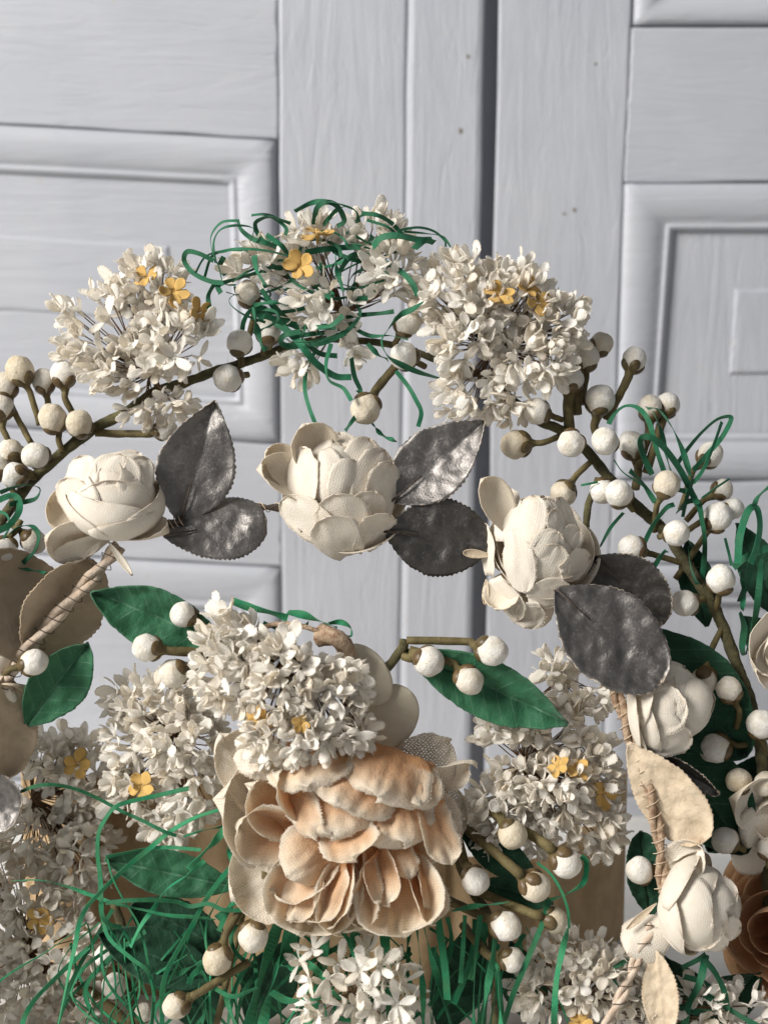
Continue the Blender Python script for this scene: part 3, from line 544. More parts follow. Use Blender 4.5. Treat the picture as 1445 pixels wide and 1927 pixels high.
def shell(t,cen,rad,px,py,ang,W,L,lift=.10,k=1.0,mat=LINEN,back=None,seed=0,jag=2.6,fr=2.2,vm=.6,b0=.55):
    """petal hugging an egg (centre px,py,depth; radii x, depth, z) around the point seen at px,py; its tip points along ang (0 right, 90 up)"""
    rng=random.Random(seed*17+5); C=t.L(*cen); rx,ry,rz=[q*k for q in rad]; p=t.L(px,py,cen[2])-C
    def surf(a,b,lf):
        qx,qz=a/rx,b/rz; rr=math.hypot(qx,qz); th=min(rr,2.2)
        if rr<1e-6: n=Vector((0,-1,0))
        else: n=Vector((math.sin(th)*qx/rr,-math.cos(th),math.sin(th)*qz/rr))
        return C+Vector((n.x*rx,n.y*ry,n.z*rz))*(1+lf)
    # arc coordinates of the middle point
    q=math.hypot(p.x/rx,p.z/rz); th0=math.asin(min(.98,q)); f=th0/max(q,1e-6); ca,sa=math.cos(math.radians(ang)),math.sin(math.radians(ang)); a0,b0_=p.x*f,p.z*f
    def mp(x,y,u,v):
        yy=y-L*.5; xx=x*(1+.10*noise.noise(Vector((math.copysign(1,x)*2,v*2.3,seed*1.7))))
        lf=lift*max(0,v-.5)**2*4*.6+lift*.5*max(0,abs(u)-.5)**2*4*.5+.028*noise.noise(Vector((u*2.1,v*2.6,seed)))+.012*noise.noise(Vector((u*5,v*6,seed)))
        return surf(a0+ca*yy+sa*xx, b0_+sa*yy-ca*xx, lf)
    mb=sheet(L,wround(W,vm,b0),mp,14,14,.9,jag,rng,fr); me=mb.mesh('petal',[mat,back or LINENB]); return put('petal',me,t.o)
def core(t,cen,rad,mat=LINEN):
    C=t.L(*cen); n=20; rr=12; vs=[]; m=MB()
    for j in range(rr+1):
        th=math.pi*j/rr
        for i in range(n): ph=2*math.pi*i/n; vs.append(Vector((math.sin(th)*math.cos(ph)*rad[0],math.sin(th)*math.sin(ph)*rad[1],math.cos(th)*rad[2])))
    m.add(vs,[(j*n+i,(j+1)*n+i,(j+1)*n+(i+1)%n,j*n+(i+1)%n) for j in range(rr) for i in range(n)]); put('bud_core',m.mesh('bud_core',mat),t.o,C)
def shells(t,cen,rad,lst,seed):
    for i,q in enumerate(lst): shell(t,cen,rad,*q[:5],k=q[5] if len(q)>5 else 1.0,lift=q[6] if len(q)>6 else .17,seed=seed+i)
G='cream linen roses wired on the crown'
t=Thing('cloth_rose','plump cream linen rosebud at the left, with petals flared out below it','rose',212,1000,2790,G)
rose(t,(214,998,2790),(.10,-.50,.86),92,[(3,.84,1.22,150,80,0,75,.0),(3,.95,1.14,130,76,1,15,.03),(3,1.02,1.05,112,72,2,80,.04)],3,bud=((.10,-.50,.86),.72))
shells(t,(212,926,2790),(95,88,76),[(250,872,60,40,80,.98),(165,895,100,38,80,1.0),(229,902,75,54,95,1.02),(270,900,70,34,95,1.03),(152,945,105,46,90,1.04),(228,955,95,66,95,1.06)],400)
petal_at(t,(200,1000,2775),(86,1010,2745),52,roll=-42,cup=.5,mat=LINEN,back=LINENB,seed=1)
petal_at(t,(205,1000,2770),(318,1002,2745),34,roll=-48,cup=.6,mat=LINEN,back=LINENB,seed=2,bend=-.12)
petal_at(t,(200,985,2810),(92,950,2800),48,roll=15,cup=.5,mat=LINENB,seed=3)
petal_at(t,(205,1010,2785),(100,1042,2770),30,roll=-50,cup=.4,mat=LINEN,back=LINENB,seed=4)
petal_at(t,(225,985,2815),(300,960,2810),44,roll=10,cup=.4,mat=LINENB,seed=5)
petal_at(t,(205,1020,2772),(250,1083,2765),6,cup=.5,mat=LINEN,name='sepal',seed=6,kind='leaf',fringe=0,jag=.4)
petal_at(t,(190,1020,2772),(165,1045,2768),6,cup=.5,mat=LINEN,name='sepal',seed=8,kind='leaf',fringe=0,jag=.4)
t=Thing('cloth_rose','open cream linen rose at the middle of the crown, between two pairs of silver leaves','rose',650,945,2840,G)
rose(t,(650,955,2872),(.08,-.90,.42),116,[(5,.98,.95,92,54,3,20,.05)],9)
core(t,(640,925,2835),(92,70,100))
shells(t,(640,925,2835),(108,92,118),[(640,850,90,50,95,.86),(592,850,110,46,95,.92),(688,872,75,46,125,.90),(704,900,65,46,135,.96),(720,930,75,44,130,1.02)],440)
core(t,(628,905,2800),(46,50,58))
shells(t,(628,905,2795),(54,58,66),[(640,862,80,36,80,.96),(610,888,-75,46,115,1.04,.06),(654,915,75,38,110,1.09,.06)],420)
shells(t,(640,925,2830),(108,92,118),[(572,912,88,38,140,1.02),(688,972,78,44,100,.98),(648,984,105,52,115,1.03),(588,984,142,46,145,1.07),(704,1004,62,46,105,1.09),(640,1016,115,50,120,1.12)],450)
petal_at(t,(600,930,2800),(484,884,2770),42,roll=28,cup=.75,mat=LINENB,back=LINEN,seed=11,vm=.5)
petal_at(t,(590,935,2812),(500,850,2800),40,roll=30,cup=.5,mat=LINENB,back=LINEN,seed=12)
petal_at(t,(610,900,2815),(570,798,2790),46,roll=15,cup=.6,mat=LINENB,back=LINEN,seed=13)
t=Thing('cloth_rose','tall open cream linen rose directly above the large crinkled silver leaf','rose',1010,1040,2840,G)
rose(t,(1008,1058,2868),(.16,-.86,.45),104,[(4,.80,1.1,100,60,3,20,.05),(5,.98,1.0,94,52,4,10,.08)],17)
core(t,(1010,1010,2800),(50,52,64))
shells(t,(1010,1010,2795),(56,58,70),[(1030,975,95,34,90,1.0),(1050,1000,110,30,90,1.02),(992,975,80,32,105,1.04),(1020,1035,60,34,80,1.05)],460)
shells(t,(1005,1040,2835),(96,92,122),[(1062,985,110,30,110,.94),(1056,1024,45,28,85,.95),(1075,1062,20,32,80,1.0),(1020,1072,70,38,100,.97),(1022,1112,15,36,85,1.03),(950,968,85,32,125,.98),(915,1035,95,26,125,1.03),(968,1052,-80,32,125,1.06,.04),(950,1122,-60,36,105,1.04),(992,1150,-85,36,70,1.06)],480)
petal_at(t,(960,1000,2790),(905,902,2775),34,roll=20,cup=.6,mat=LINENB,back=LINEN,seed=21)
petal_at(t,(1010,1090,2800),(985,1182,2800),46,roll=10,cup=-.4,mat=LINEN,back=LINENB,seed=23)
petal_at(t,(965,1080,2800),(935,1148,2790),36,roll=30,cup=.5,mat=LINENB,back=LINEN,seed=24)
petal_at(t,(915,1090,2800),(912,1138,2795),6,cup=.3,mat=PALEB,name='sepal',seed=27,kind='leaf',fringe=0,jag=.4)
petal_at(t,(920,1045,2800),(872,1040,2790),8,cup=.3,mat=PALEB,name='sepal',seed=28,kind='round',fringe=0,jag=.4)
t=Thing('cloth_rose','closed cream linen rosebud turned away to the right, below the crinkled silver leaf','rose',1195,1330,2830,G)
rose(t,(1188,1330,2835),(.90,-.30,.08),98,[(4,.80,1.12,128,70,1,0,.02),(5,.95,.98,104,56,4,25,.05),(5,1.03,.80,86,50,6,50,.08)],25,bud=((.90,-.30,.08),.62))
shells(t,(1243,1330,2812),(66,70,98),[(1285,1325,10,48,110,.95),(1270,1275,-25,38,85,1.0),(1266,1345,0,36,80,1.02),(1246,1388,15,40,90,1.05),(1222,1330,15,48,105,1.08)],500)
t=Thing('cloth_rose','cream linen rose at the lower right with a bent back petal hanging below it','rose',1240,1690,2790,G)
rose(t,(1246,1692,2800),(.86,-.48,-.04),92,[(4,.80,1.16,128,70,1,40,.02),(5,.97,1.02,106,58,3,0,.05)],31,bud=((.86,-.48,-.04),.64))
shells(t,(1312,1706,2790),(74,76,74),[(1345,1690,10,44,90,.98),(1335,1660,-15,40,90,1.02),(1345,1740,5,38,85,1.04),(1318,1765,-10,42,85,1.05),(1288,1715,-60,50,110,1.08)],520)
petal_at(t,(1255,1672,2780),(1315,1590,2770),40,roll=-30,cup=.6,mat=LINEN,back=LINEN,seed=41,tipcurl=.2)
petal_at(t,(1262,1735,2765),(1180,1795,2755),46,roll=10,cup=-.35,mat=LINEN,back=LINENB,seed=42,vm=.62,b0=.3)
petal_at(t,(1250,1672,2765),(1288,1705,2740),5,cup=.3,mat=PALEB,name='sepal',seed=43,kind='leaf',fringe=0,jag=.4)
petal_at(t,(1235,1700,2765),(1178,1748,2755),6,cup=.3,mat=PALEB,name='sepal',seed=44,kind='leaf',fringe=0,jag=.4)
t=Thing('cloth_rose','smooth ivory petals of a rose cut by the right edge of the picture','rose',1470,1240,2850)
petal_at(t,(1475,1150,2860),(1420,1265,2835),58,roll=-15,cup=.5,mat=LINEN,back=LINENB,seed=51,fringe=.5)
petal_at(t,(1490,1260,2860),(1412,1240,2830),50,roll=10,cup=.4,mat=LINEN,back=LINENB,seed=52,fringe=.5)
rose(t,(1500,1230,2880),(-.5,-.8,.1),75,[(3,.7,1.15,130,76,0,0,0),(4,1.0,1.0,105,60,4,30,.05)],53)
t=Thing('cloth_rose','pale rose with broad smooth petals at the right edge above the pair of berries','rose',1450,1540,2870)
petal_at(t,(1470,1500,2880),(1372,1502,2850),58,roll=-20,cup=.5,mat=LINEN,back=LINENB,seed=55,fringe=.5)
petal_at(t,(1475,1530,2880),(1405,1590,2850),50,roll=-25,cup=-.4,mat=LINEN,back=LINENB,seed=56,fringe=.5)
petal_at(t,(1460,1620,2880),(1380,1600,2880),44,roll=0,cup=-.4,mat=LINEN,back=LINENB,seed=57,fringe=.5)
rose(t,(1480,1545,2900),(-.5,-.8,.1),70,[(3,.7,1.15,130,76,0,0,0),(4,1.0,1.0,105,60,4,30,.05)],58)
t=Thing('cloth_rose','cream linen petals of a rose cut by the left edge of the picture','rose',-30,1290,2780)
petal_at(t,(-40,1320,2790),(14,1228,2760),44,roll=30,cup=-.4,mat=LINEN,back=LINENB,seed=61)
petal_at(t,(-40,1330,2785),(20,1300,2765),40,roll=10,cup=-.4,mat=LINEN,back=LINENB,seed=62)
petal_at(t,(-20,1290,2795),(48,1290,2790),38,roll=60,cup=.4,mat=PALEB,seed=63)
t=Thing('cloth_rose','apricot brown cloth rose in shade at the lower right corner','rose',1440,1720,2880)
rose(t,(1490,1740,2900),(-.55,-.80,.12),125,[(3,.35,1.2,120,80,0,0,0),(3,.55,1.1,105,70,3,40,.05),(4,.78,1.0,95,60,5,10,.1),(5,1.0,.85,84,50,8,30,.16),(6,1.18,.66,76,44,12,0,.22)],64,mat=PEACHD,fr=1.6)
# ------------------------------------------------------------------ the peach flower
t=Thing('peach_flower','large frayed peach gauze flower in the lower middle, under the white cascade','flower',650,1560,2790)
def pp(base,tip,W,db,dt,**k):
    global PN; PN+=1
    kw=dict(mat=PEACH,seed=300+PN,jag=1.6,fringe=3.6,nu=26,nv=22,ruf=9,cup=.25,rufk=1.5,irr=.18,thick=.7,pleat=4,crum=6); kw.update(k); return petal_at(t,(*base,2700+db),(*tip,2700+dt),W,**kw)
PN=0
# back, cream
pp((600,1560),(418,1385),72,60,40,mat=CREAMG,ruf=14,roll=15,cup=.4)
pp((600,1560),(404,1505),98,70,30,mat=CREAMG,ruf=16,roll=20,cup=.55)
pp((620,1590),(446,1690),88,60,20,mat=CREAMG,ruf=12,roll=10,cup=.3)
pp((640,1600),(520,1715),60,50,20,mat=CREAMG,ruf=12,cup=.2)
pp((690,1600),(705,1750),72,70,40,mat=CREAMG,ruf=8,cup=.1)
pp((680,1540),(850,1590),62,50,30,mat=PEACH,ruf=16,roll=-12,cup=.3)
pp((700,1520),(866,1560),60,60,50,mat=CREAMG,ruf=16,cup=.3)
pp((720,1520),(845,1395),62,85,70,mat=GREYG,ruf=10,cup=.2,fringe=2.5)
pp((760,1560),(875,1500),55,90,75,mat=GREYG,ruf=14,cup=.2,fringe=2.5)
pp((700,1480),(890,1440),36,70,50,mat=CREAMG,ruf=16,roll=35,cup=.4)
# lower lobes and the hollow at the left
pp((610,1575),(572,1757),92,40,0,pleat=9,ruf=15,cup=.5,vm=.66,b0=.5)
pp((640,1590),(520,1690),58,25,-5,ruf=14,roll=35,cup=.45)
pp((655,1595),(640,1752),66,30,-2,pleat=9,ruf=13,roll=-18,cup=.5,vm=.68)
pp((640,1600),(585,1735),60,8,-20,pleat=9,ruf=13,roll=42,cup=.4,vm=.66)
pp((660,1595),(628,1742),48,0,-22,ruf=10,roll=48,cup=.3,vm=.68)
pp((715,1600),(664,1738),40,5,-18,ruf=9,roll=-48,cup=.3,vm=.66)
pp((735,1585),(760,1757),82,40,0,pleat=9,ruf=14,cup=.75,vm=.70,b0=.45)
pp((770,1600),(806,1735),46,25,-12,ruf=10,roll=-50,cup=.5,vm=.68)
pp((715,1585),(735,1700),46,10,-24,ruf=10,roll=42,cup=.35)
pp((745,1570),(768,1645),26,0,-40,ruf=7,cup=-.35,tipcurl=.3)
pp((650,1565),(552,1648),66,0,-50,ruf=10,roll=-14,cup=-.42,tipcurl=.15)
pp((690,1600),(688,1748),30,20,-20,ruf=9,roll=20,cup=.3,vm=.7)
pp((690,1590),(705,1700),22,0,-34,ruf=9,roll=-42,cup=.2)
pp((600,1620),(560,1735),40,5,-26,ruf=11,roll=50,cup=.3)
pp((790,1610),(812,1715),30,20,-16,ruf=9,roll=-58,cup=.2)
pp((570,1570),(462,1478),60,20,-5,ruf=14,roll=30,cup=.7)
pp((590,1565),(448,1552),58,12,0,ruf=13,roll=-12,cup=.75)
pp((575,1545),(510,1452),40,-8,-40,ruf=11,roll=48,cup=.35)
# middle, tongues falling towards the viewer
pp((620,1470),(622,1566),74,-15,-70,ruf=6,roll=0,cup=-.35,vm=.55,b0=.75,tipcurl=.15)
pp((540,1460),(588,1580),36,-10,-60,ruf=9,roll=30,cup=-.3,b0=.6,tipcurl=.1)
pp((735,1480),(760,1585),78,-5,-60,ruf=12,roll=-8,cup=-.35,vm=.5,b0=.6,tipcurl=.2)
pp((800,1500),(845,1625),40,0,-30,ruf=14,roll=-35,cup=.4,b0=.6)
pp((650,1545),(668,1618),56,-20,-58,ruf=14,roll=10,cup=.2,b0=.7)
pp((680,1440),(640,1512),92,-30,-85,ruf=6,roll=0,cup=-.22,vm=.5,b0=.75,tipcurl=.1)
# upper brim
pp((580,1390),(580,1470),82,0,-88,ruf=6,roll=4,cup=-.28,vm=.5,b0=.8,tipcurl=.1)
pp((735,1405),(715,1492),94,0,-80,ruf=8,roll=-6,cup=-.25,vm=.5,b0=.75,tipcurl=.1)
pp((780,1430),(790,1515),52,15,-50,ruf=9,roll=-15,cup=-.2,b0=.7)
pp((500,1400),(478,1452),44,0,-40,ruf=9,roll=10,cup=-.3,b0=.7,mat=CREAMG)
for (b,tp,W,dd,rl) in [((660,1290),(722,1245),64,20,0),((690,1390),(772,1300),56,35,-10),((700,1400),(760,1385),40,45,0)]:
    petal_at(t,(*b,2745+dd),(*tp,2745+dd-5),W,roll=rl,cup=-.12,mat=CREAMS,name='disc_petal',seed=int(b[0]),jag=.3,fringe=0,vm=.45,b0=.7,nu=16,nv=16)
m=MB(); tube(m,catmull([t.L(600,1195,2740),t.L(640,1205,2720),t.L(660,1260,2740),t.L(650,1500,2780)],6),lambda s:20-10*s,9,0,True,.3); put('stem',m.mesh('stem',WRAPD),t.o)
# ------------------------------------------------------------------ leaves
def leaf(name,label,base,tip,W,group=None,cat='leaf',stalk=None,**k):
    t=Thing(name,label,cat,*base,group); kw=dict(kind='leaf',name='blade',jag=.9,fringe=0,nu=22,nv=46,vm=.45,thick=2.0); kw.update(k)
    petal_at(t,base,tip,W,**kw)
    if stalk:
        m=MB(); tube(m,catmull([t.L(*stalk),(t.L(*stalk)+t.L(*base))/2+Vector((2,2,3)),t.L(*base)],5),3,7); put('leaf_stalk',m.mesh('leaf_stalk',WIRE),t.o)
    return t
GS='tarnished silver leaves on the crown'
def sl(label,base,tip,W,**k):
    kw=dict(mat=SILV,back=PAPERB,serr=1.3,vein=.9,crum=6,seed=int(base[0]),group=GS,wq=1.5,vm=.5); kw.update(k)
    t=leaf('silver_leaf',label,base,tip,W,**kw)
    # raised wire midrib
    B,Tp=t.L(*base),t.L(*tip); m=MB(); tube(m,[B+Vector((0,-5,0)),B.lerp(Tp,.12)+Vector((0,-9,0)),B.lerp(Tp,.33)+Vector((0,-6,0))],lambda s:2.6-1.2*s,6); put('midrib',m.mesh('midrib',WIRE),t.o); return t
sl('upright silver leaf standing beside the left rosebud',(340,985,2788),(404,755,2805),74,wq=1.05,vm=.42,roll=12,cup=.12,fold=.12)
sl('broad silver leaf lying to the right under the upright one',(308,1008,2770),(502,975,2785),64,roll=-22,cup=-.15,fold=-.2,vm=.62,wq=2.6)
sl('silver leaf pointing up to the right behind the middle rose',(735,945,2800),(912,793,2815),68,wq=1.05,vm=.42,roll=-12,cup=.15,fold=.15)
sl('dark silver leaf pointing right below its twin, beside the right rose',(722,1000,2795),(925,1022,2800),76,roll=8,cup=-.1,mat=SILVD,fold=.1,wq=1.8)
sl('large crinkled silver leaf hanging below the right rose',(1045,1108,2740),(1243,1285,2735),88,roll=-14,cup=.12,crum=9,vm=.5,wq=2.4)
sl('blackish leaf behind the crinkled silver one',(1110,1050,2830),(1248,1168,2835),70,roll=10,mat=SILVD,vm=.5,wq=2.2)
sl('silver leaf corner at the left edge beside the blurred florets',(-80,1480,2740),(40,1530,2735),56,roll=0,wq=2.6,vm=.6)
sl('folded dark grey leaf seen edge on beside the tan paper leaf',(1205,1405,2790),(1352,1492,2790),24,roll=30,mat=SILVD,cup=.4)
GP='paper backs of leaves on the crown'
def pl(label,base,tip,W,mat=PAPERB,**k):
    kw=dict(mat=mat,back=SILVD,serr=1.2,vein=-.6,crum=7,seed=int(base[1]),group=GP,wq=2.0,vm=.5); kw.update(k); return leaf('paper_leaf',label,base,tip,W,**kw)
pl('shaded tan paper leaf cut by the left edge',(60,1250,2790),(-30,1050,2815),120,roll=48,wq=2.2)
pl('shaded tan paper leaf behind the pale wrapped stem',(55,1245,2800),(165,1048,2815),86,roll=44)
pl('narrow tan paper leaf hanging at the left edge',(10,1270,2770),(10,1460,2765),62,roll=-45)
pl('cream paper leaf folded under the closed rosebud on the right',(1182,1398,2770),(1322,1580,2770),62,PALEB,roll=28,cup=.2,vm=.62,wq=2.6)
pl('long pale paper leaf hanging at the bottom right under the lowest rose',(1235,1790,2760),(1250,1950,2760),34,PALEB,roll=20,vm=.5,cup=.25)
GG='green cloth leaves'
def gl(label,base,tip,W,mat=GRN,**k):
    kw=dict(mat=mat,vein=2.2,crum=7,seed=int(base[0])+3,group=GG,wq=1.05,vm=.52,fold=.12); kw.update(k); return leaf('green_leaf',label,base,tip,W,**kw)
gl('pointed green leaf on the left with berries against it',(425,1215,2770),(174,1113,2760),58,roll=-8)
gl('dark green leaf at the left edge behind a single berry',(50,1365,2790),(166,1210,2785),54,roll=18,mat=GRN,wq=1.4)
gl('green leaf pointing right beside the white cascade, under three berries',(765,1225,2765),(1068,1361,2750),56,roll=10)
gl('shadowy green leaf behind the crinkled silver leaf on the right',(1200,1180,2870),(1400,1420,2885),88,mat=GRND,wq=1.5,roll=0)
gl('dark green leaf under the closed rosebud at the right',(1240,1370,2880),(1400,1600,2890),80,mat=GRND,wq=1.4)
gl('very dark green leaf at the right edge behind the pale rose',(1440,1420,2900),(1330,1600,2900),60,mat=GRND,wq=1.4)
gl('broad green leaf at the lower left with a wrinkled face',(445,1670,2810),(198,1618,2800),42,roll=15,mat=GRN)
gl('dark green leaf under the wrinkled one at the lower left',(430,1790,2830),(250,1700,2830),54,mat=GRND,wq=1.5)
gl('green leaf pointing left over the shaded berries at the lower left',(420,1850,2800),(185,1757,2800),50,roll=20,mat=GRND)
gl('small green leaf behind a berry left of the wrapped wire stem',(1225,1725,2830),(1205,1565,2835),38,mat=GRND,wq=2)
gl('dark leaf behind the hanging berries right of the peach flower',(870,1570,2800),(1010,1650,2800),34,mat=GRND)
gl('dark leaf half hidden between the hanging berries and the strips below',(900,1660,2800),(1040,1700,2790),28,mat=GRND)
# ------------------------------------------------------------------ wire stems of the crown
def wirestem(label,pts,r,mat,wrap=THREAD,seed=0,step=16,strands=2,name='wrapped_stem'):
    t=Thing(name,label,'wire stem',*pts[0],'wrapped wire of the rose crown'); C=catmull([t.L(*p) for p in pts],14); rng=random.Random(seed)
    for s_ in range(strands):
        m=MB(); off=[]
        for i,p in enumerate(C):
            a=i*.22+s_*2*math.pi/strands; tg=(C[min(i+1,len(C)-1)]-C[max(i-1,0)]).normalized(); n=tg.orthogonal().normalized(); b=tg.cross(n); off.append(p+(n*math.cos(a)+b*math.sin(a))*r*.55)
        tube(m,off,r*.62,8,0,True,.25); put('strand',m.mesh('strand',mat),t.o)
    m=MB(); Ltot=sum((C[i+1]-C[i]).length for i in range(len(C)-1)); pts2=[]; acc=0
    for i in range(len(C)-1):
        seg=(C[i+1]-C[i]).length; tg=(C[i+1]-C[i]).normalized(); n=Vector((0,-1,0)); n=(n-tg*n.dot(tg)).normalized(); b=tg.cross(n)
        for k in range(4):
            f=k/4; a=2*math.pi*(acc+seg*f)/(step*1.0)+.5*math.sin(acc*.05); pts2.append(C[i].lerp(C[i+1],f)+(n*math.cos(a)+b*math.sin(a))*r*1.28)
        acc+=seg
    tube(m,pts2,.9,4,0,False); put('binding_thread',m.mesh('binding_thread',wrap),t.o); return t
wirestem('pale paper wrapped stem slanting down to the left from the left rosebud',[(225,1028,2785),(180,1080,2780),(120,1145,2778),(60,1215,2775),(10,1285,2775),(-40,1350,2775)],13,WRAP,WIRE,1,26)
wirestem('dark wire tying the left rosebud to its silver leaves',[(265,1005,2790),(300,993,2785),(345,978,2782)],8,WIRE,THREAD,2,9)
wirestem('short dark wire entering the middle rose from the left',[(470,956,2810),(515,955,2815),(590,960,2830)],7,WIRE,THREAD,3,30)
wirestem('thread bound brown wire curving down the right side past the folded paper leaf',[(1080,1120,2840),(1120,1220,2830),(1155,1295,2800),(1180,1370,2790),(1205,1440,2785),(1228,1520,2780),(1243,1610,2780),(1245,1680,2780)],11,WRAPD,THREAD,4,22)
wirestem('pale split stem running down to the bottom edge below the lowest rose',[(1228,1740,2770),(1205,1785,2765),(1180,1850,2760),(1150,1910,2755),(1110,2000,2750)],10,WRAP,WIRE,5,40)
t=branch('branch_fork','small wired joint with cut stalks left of the three berries over the green leaf',[(650,1290,2780),(720,1262,2775),(755,1222,2765),(760,1205,2760)],9,TWIG,cat='branch')
branch('dark_twig','brown twig bent over the top of the white cascade',[(470,1190,2740),(520,1175,2730),(575,1180,2725),(620,1200,2730),(645,1235,2735)],5,WRAPD)
branch('dark_twig','straight dark stalk standing between the right rose and its berries',[(1100,1040,2860),(1105,960,2865),(1125,900,2875)],7,TWIG)
branch('olive_twig','olive stalk leaning across the strips left of the peach flower',[(520,1560,2800),(470,1680,2780),(440,1790,2770),(400,1960,2760)],6,STEM)
branch('olive_twig','pale green bound stalk rising from the lower left corner',[(130,1845,2930),(190,1885,2920),(260,1945,2910)],13,STEM,fuzz=60,seed=9)
branch('olive_twig','upright dark stalk at the lower left beside the shaded berries',[(215,1700,2900),(240,1780,2890),(250,1850,2890),(245,1970,2890)],9,TWIG)
branch('dark_twig','dark bundle of stalks behind the strips below the hanging berries',[(840,1560,2810),(880,1660,2800),(920,1730,2800),(930,1830,2800),(935,1980,2800)],9,TWIG)
# ------------------------------------------------------------------ green strips
def strips(name,label,o,sc,d,lines,mat,seed,w0=9,amp=22,group='bunches of cut green paper strips',cat='paper strips'):
    rng=random.Random(seed); pts0=lines[0][1] if isinstance(lines[0],tuple) and isinstance(lines[0][1],list) else lines[0]
    t=Thing(name,label,cat,o[0]+pts0[0][0]/sc,o[1]+pts0[0][1]/sc,d,group)
    for ln in lines:
        w_=w0; dof=None
        if isinstance(ln,tuple): w_,ln=ln[0],ln[1]
        n=len(ln); off=rng.uniform(-amp,amp); ph=rng.uniform(0,6.3); P=[]
        for i,(x,y) in enumerate(ln): P.append(t.L(o[0]+x/sc,o[1]+y/sc,d+off+amp*math.sin(ph+i*1.1)))
        C=catmull(P,8); m=MB(); vs=[];uv=[];tw=rng.uniform(-.5,.5); tr=rng.uniform(-1.7,1.7); rng_f=rng.uniform(3,6.5); hw=w_*.54*rng.uniform(.85,1.12); acc=0; N=len(C); th=.45
        for i in range(N):
            tg=(C[min(i+1,N-1)]-C[max(i-1,0)]); tg = tg.normalized() if tg.length>1e-6 else Vector((0,0,1))
            n0=Vector((0,-1,0)); n0=n0-tg*n0.dot(tg); n0 = n0.normalized() if n0.length>.05 else tg.orthogonal().normalized()
            nn=Matrix.Rotation(tw+tr*math.sin(i/N*rng_f+ph),3,tg)@n0; sd=tg.cross(nn); h=hw*(1+.06*noise.noise(C[i]*.08))
            if i: acc+=(C[i]-C[i-1]).length
            for (a,b) in ((-1,-1),(-.6,-1),(.6,-1),(1,-1),(1,1),(-1,1)): vs.append(C[i]+sd*h*a-nn*th*b*-1); uv.append((a*h*.01,acc*.01))
        e=[1,0,0,1,1,1]*N; fs=[(i*6+k,i*6+(k+1)%6,(i+1)*6+(k+1)%6,(i+1)*6+k) for i in range(N-1) for k in range(6)]
        fs+=[(5,4,3,2,1,0),tuple((N-1)*6+k for k in range(6))]
        m.add(vs,fs,uv,e); put('strip',m.mesh('strip',mat,False),t.o)
rq=random.Random(21); tang=[]
for i in range(26):
    cx,cy=rq.uniform(300,1000),rq.uniform(180,800); ra,rb=rq.uniform(60,190),rq.uniform(30,90); a0=rq.uniform(0,6.3); sp=rq.uniform(2.2,4.4); tl=rq.uniform(-.5,.5)
    tang.append((rq.choice((4,5,6,8)),[(cx+math.cos(a0+sp*k/5)*ra+rq.uniform(-8,8),cy+math.sin(a0+sp*k/5)*rb+tl*math.cos(a0+sp*k/5)*ra) for k in range(6)]))
strips('paper_strips','finer dark green strips threaded through the florets at the crown of the arch',(330,350),2.627,2850,tang,RIB,51,amp=26)
strips('paper_strips','tangle of dark green paper strips looped over the crown of the arch',(330,350),2.627,2825,[
 [(590,125),(670,85),(745,75),(830,95),(890,125),(905,180)],[(685,190),(700,110),(745,80),(800,100),(835,170),(800,200)],[(730,195),(790,125),(840,100)],
 [(570,185),(480,155),(430,160),(395,190),(420,250),(500,300)],[(310,170),(325,215),(380,260),(440,280),(500,300)],(5,[(310,170),(230,180),(180,240),(180,310),(215,400),(240,480),(300,490)]),
 (5,[(370,275),(385,210),(300,195),(225,215),(190,280),(200,380)]),[(190,370),(120,335),(60,325),(45,370),(90,430),(170,470),(240,480)],(5,[(140,470),(180,350),(250,320),(330,310),(450,320),(560,345)]),
 (4,[(100,430),(150,350),(240,320),(360,320)]),[(225,530),(215,490),(300,460),(400,430)],[(170,610),(165,540),(200,480),(225,490)],[(240,350),(220,400),(250,440)],(11,[(390,345),(405,420),(440,480),(455,500)]),[(420,430),(470,405),(530,405)],
 (13,[(425,510),(490,600),(570,680),(640,730)]),(13,[(385,600),(420,640),(520,690),(600,760),(640,810),(700,880),(790,940),(870,945)]),(12,[(385,600),(400,690),(420,770),(450,810)]),[(385,590),(480,575),(560,590)],
 (12,[(440,640),(560,680),(680,695),(790,695)]),(12,[(840,725),(760,760),(640,785),(550,790),(525,765),(545,735),(620,720)]),(10,[(640,330),(720,315),(820,305),(915,300)]),(11,[(800,440),(860,355),(920,340),(1020,370),(1110,420),(1170,480),(1195,545)]),
 [(920,135),(1000,145),(1070,185),(1120,240)],(12,[(975,300),(1020,255),(1100,245),(1200,265),(1270,265)]),(11,[(1180,310),(1230,270),(1280,280)]),(4,[(1100,220),(1200,205),(1280,225),(1330,270),(1335,300)]),(4,[(1130,225),(1240,235),(1320,250),(1360,300)]),
 (10,[(1225,575),(1170,610),(1110,640),(1050,710),(1020,770),(1050,840),(1110,880),(1200,920),(1300,950)]),(8,[(1090,915),(1150,990),(1190,1060),(1215,1120),(1200,1190)]),[(950,780),(1000,830),(1050,860)],[(870,850),(885,940),(915,1010),(900,1020)],
 (8,[(770,780),(745,880),(760,960),(830,1000),(870,1060)]),(8,[(690,820),(650,900),(640,1000),(660,1090),(690,1170)]),(8,[(890,1140),(840,1210)]),(8,[(970,1170),(1020,1230),(1090,1260)]),[(720,380),(740,480),(720,530)],[(680,460),(720,520),(780,560)],
 [(800,840),(720,830),(660,790)],[(780,660),(900,640),(1010,630),(1080,620)],[(860,690),(960,740),(1060,740),(1150,760)],[(600,740),(760,720),(880,680)],[(790,330),(800,420),(830,520)],[(450,240),(520,290),(560,340),(580,360)],[(690,700),(770,690),(830,640)]],RIB,41)
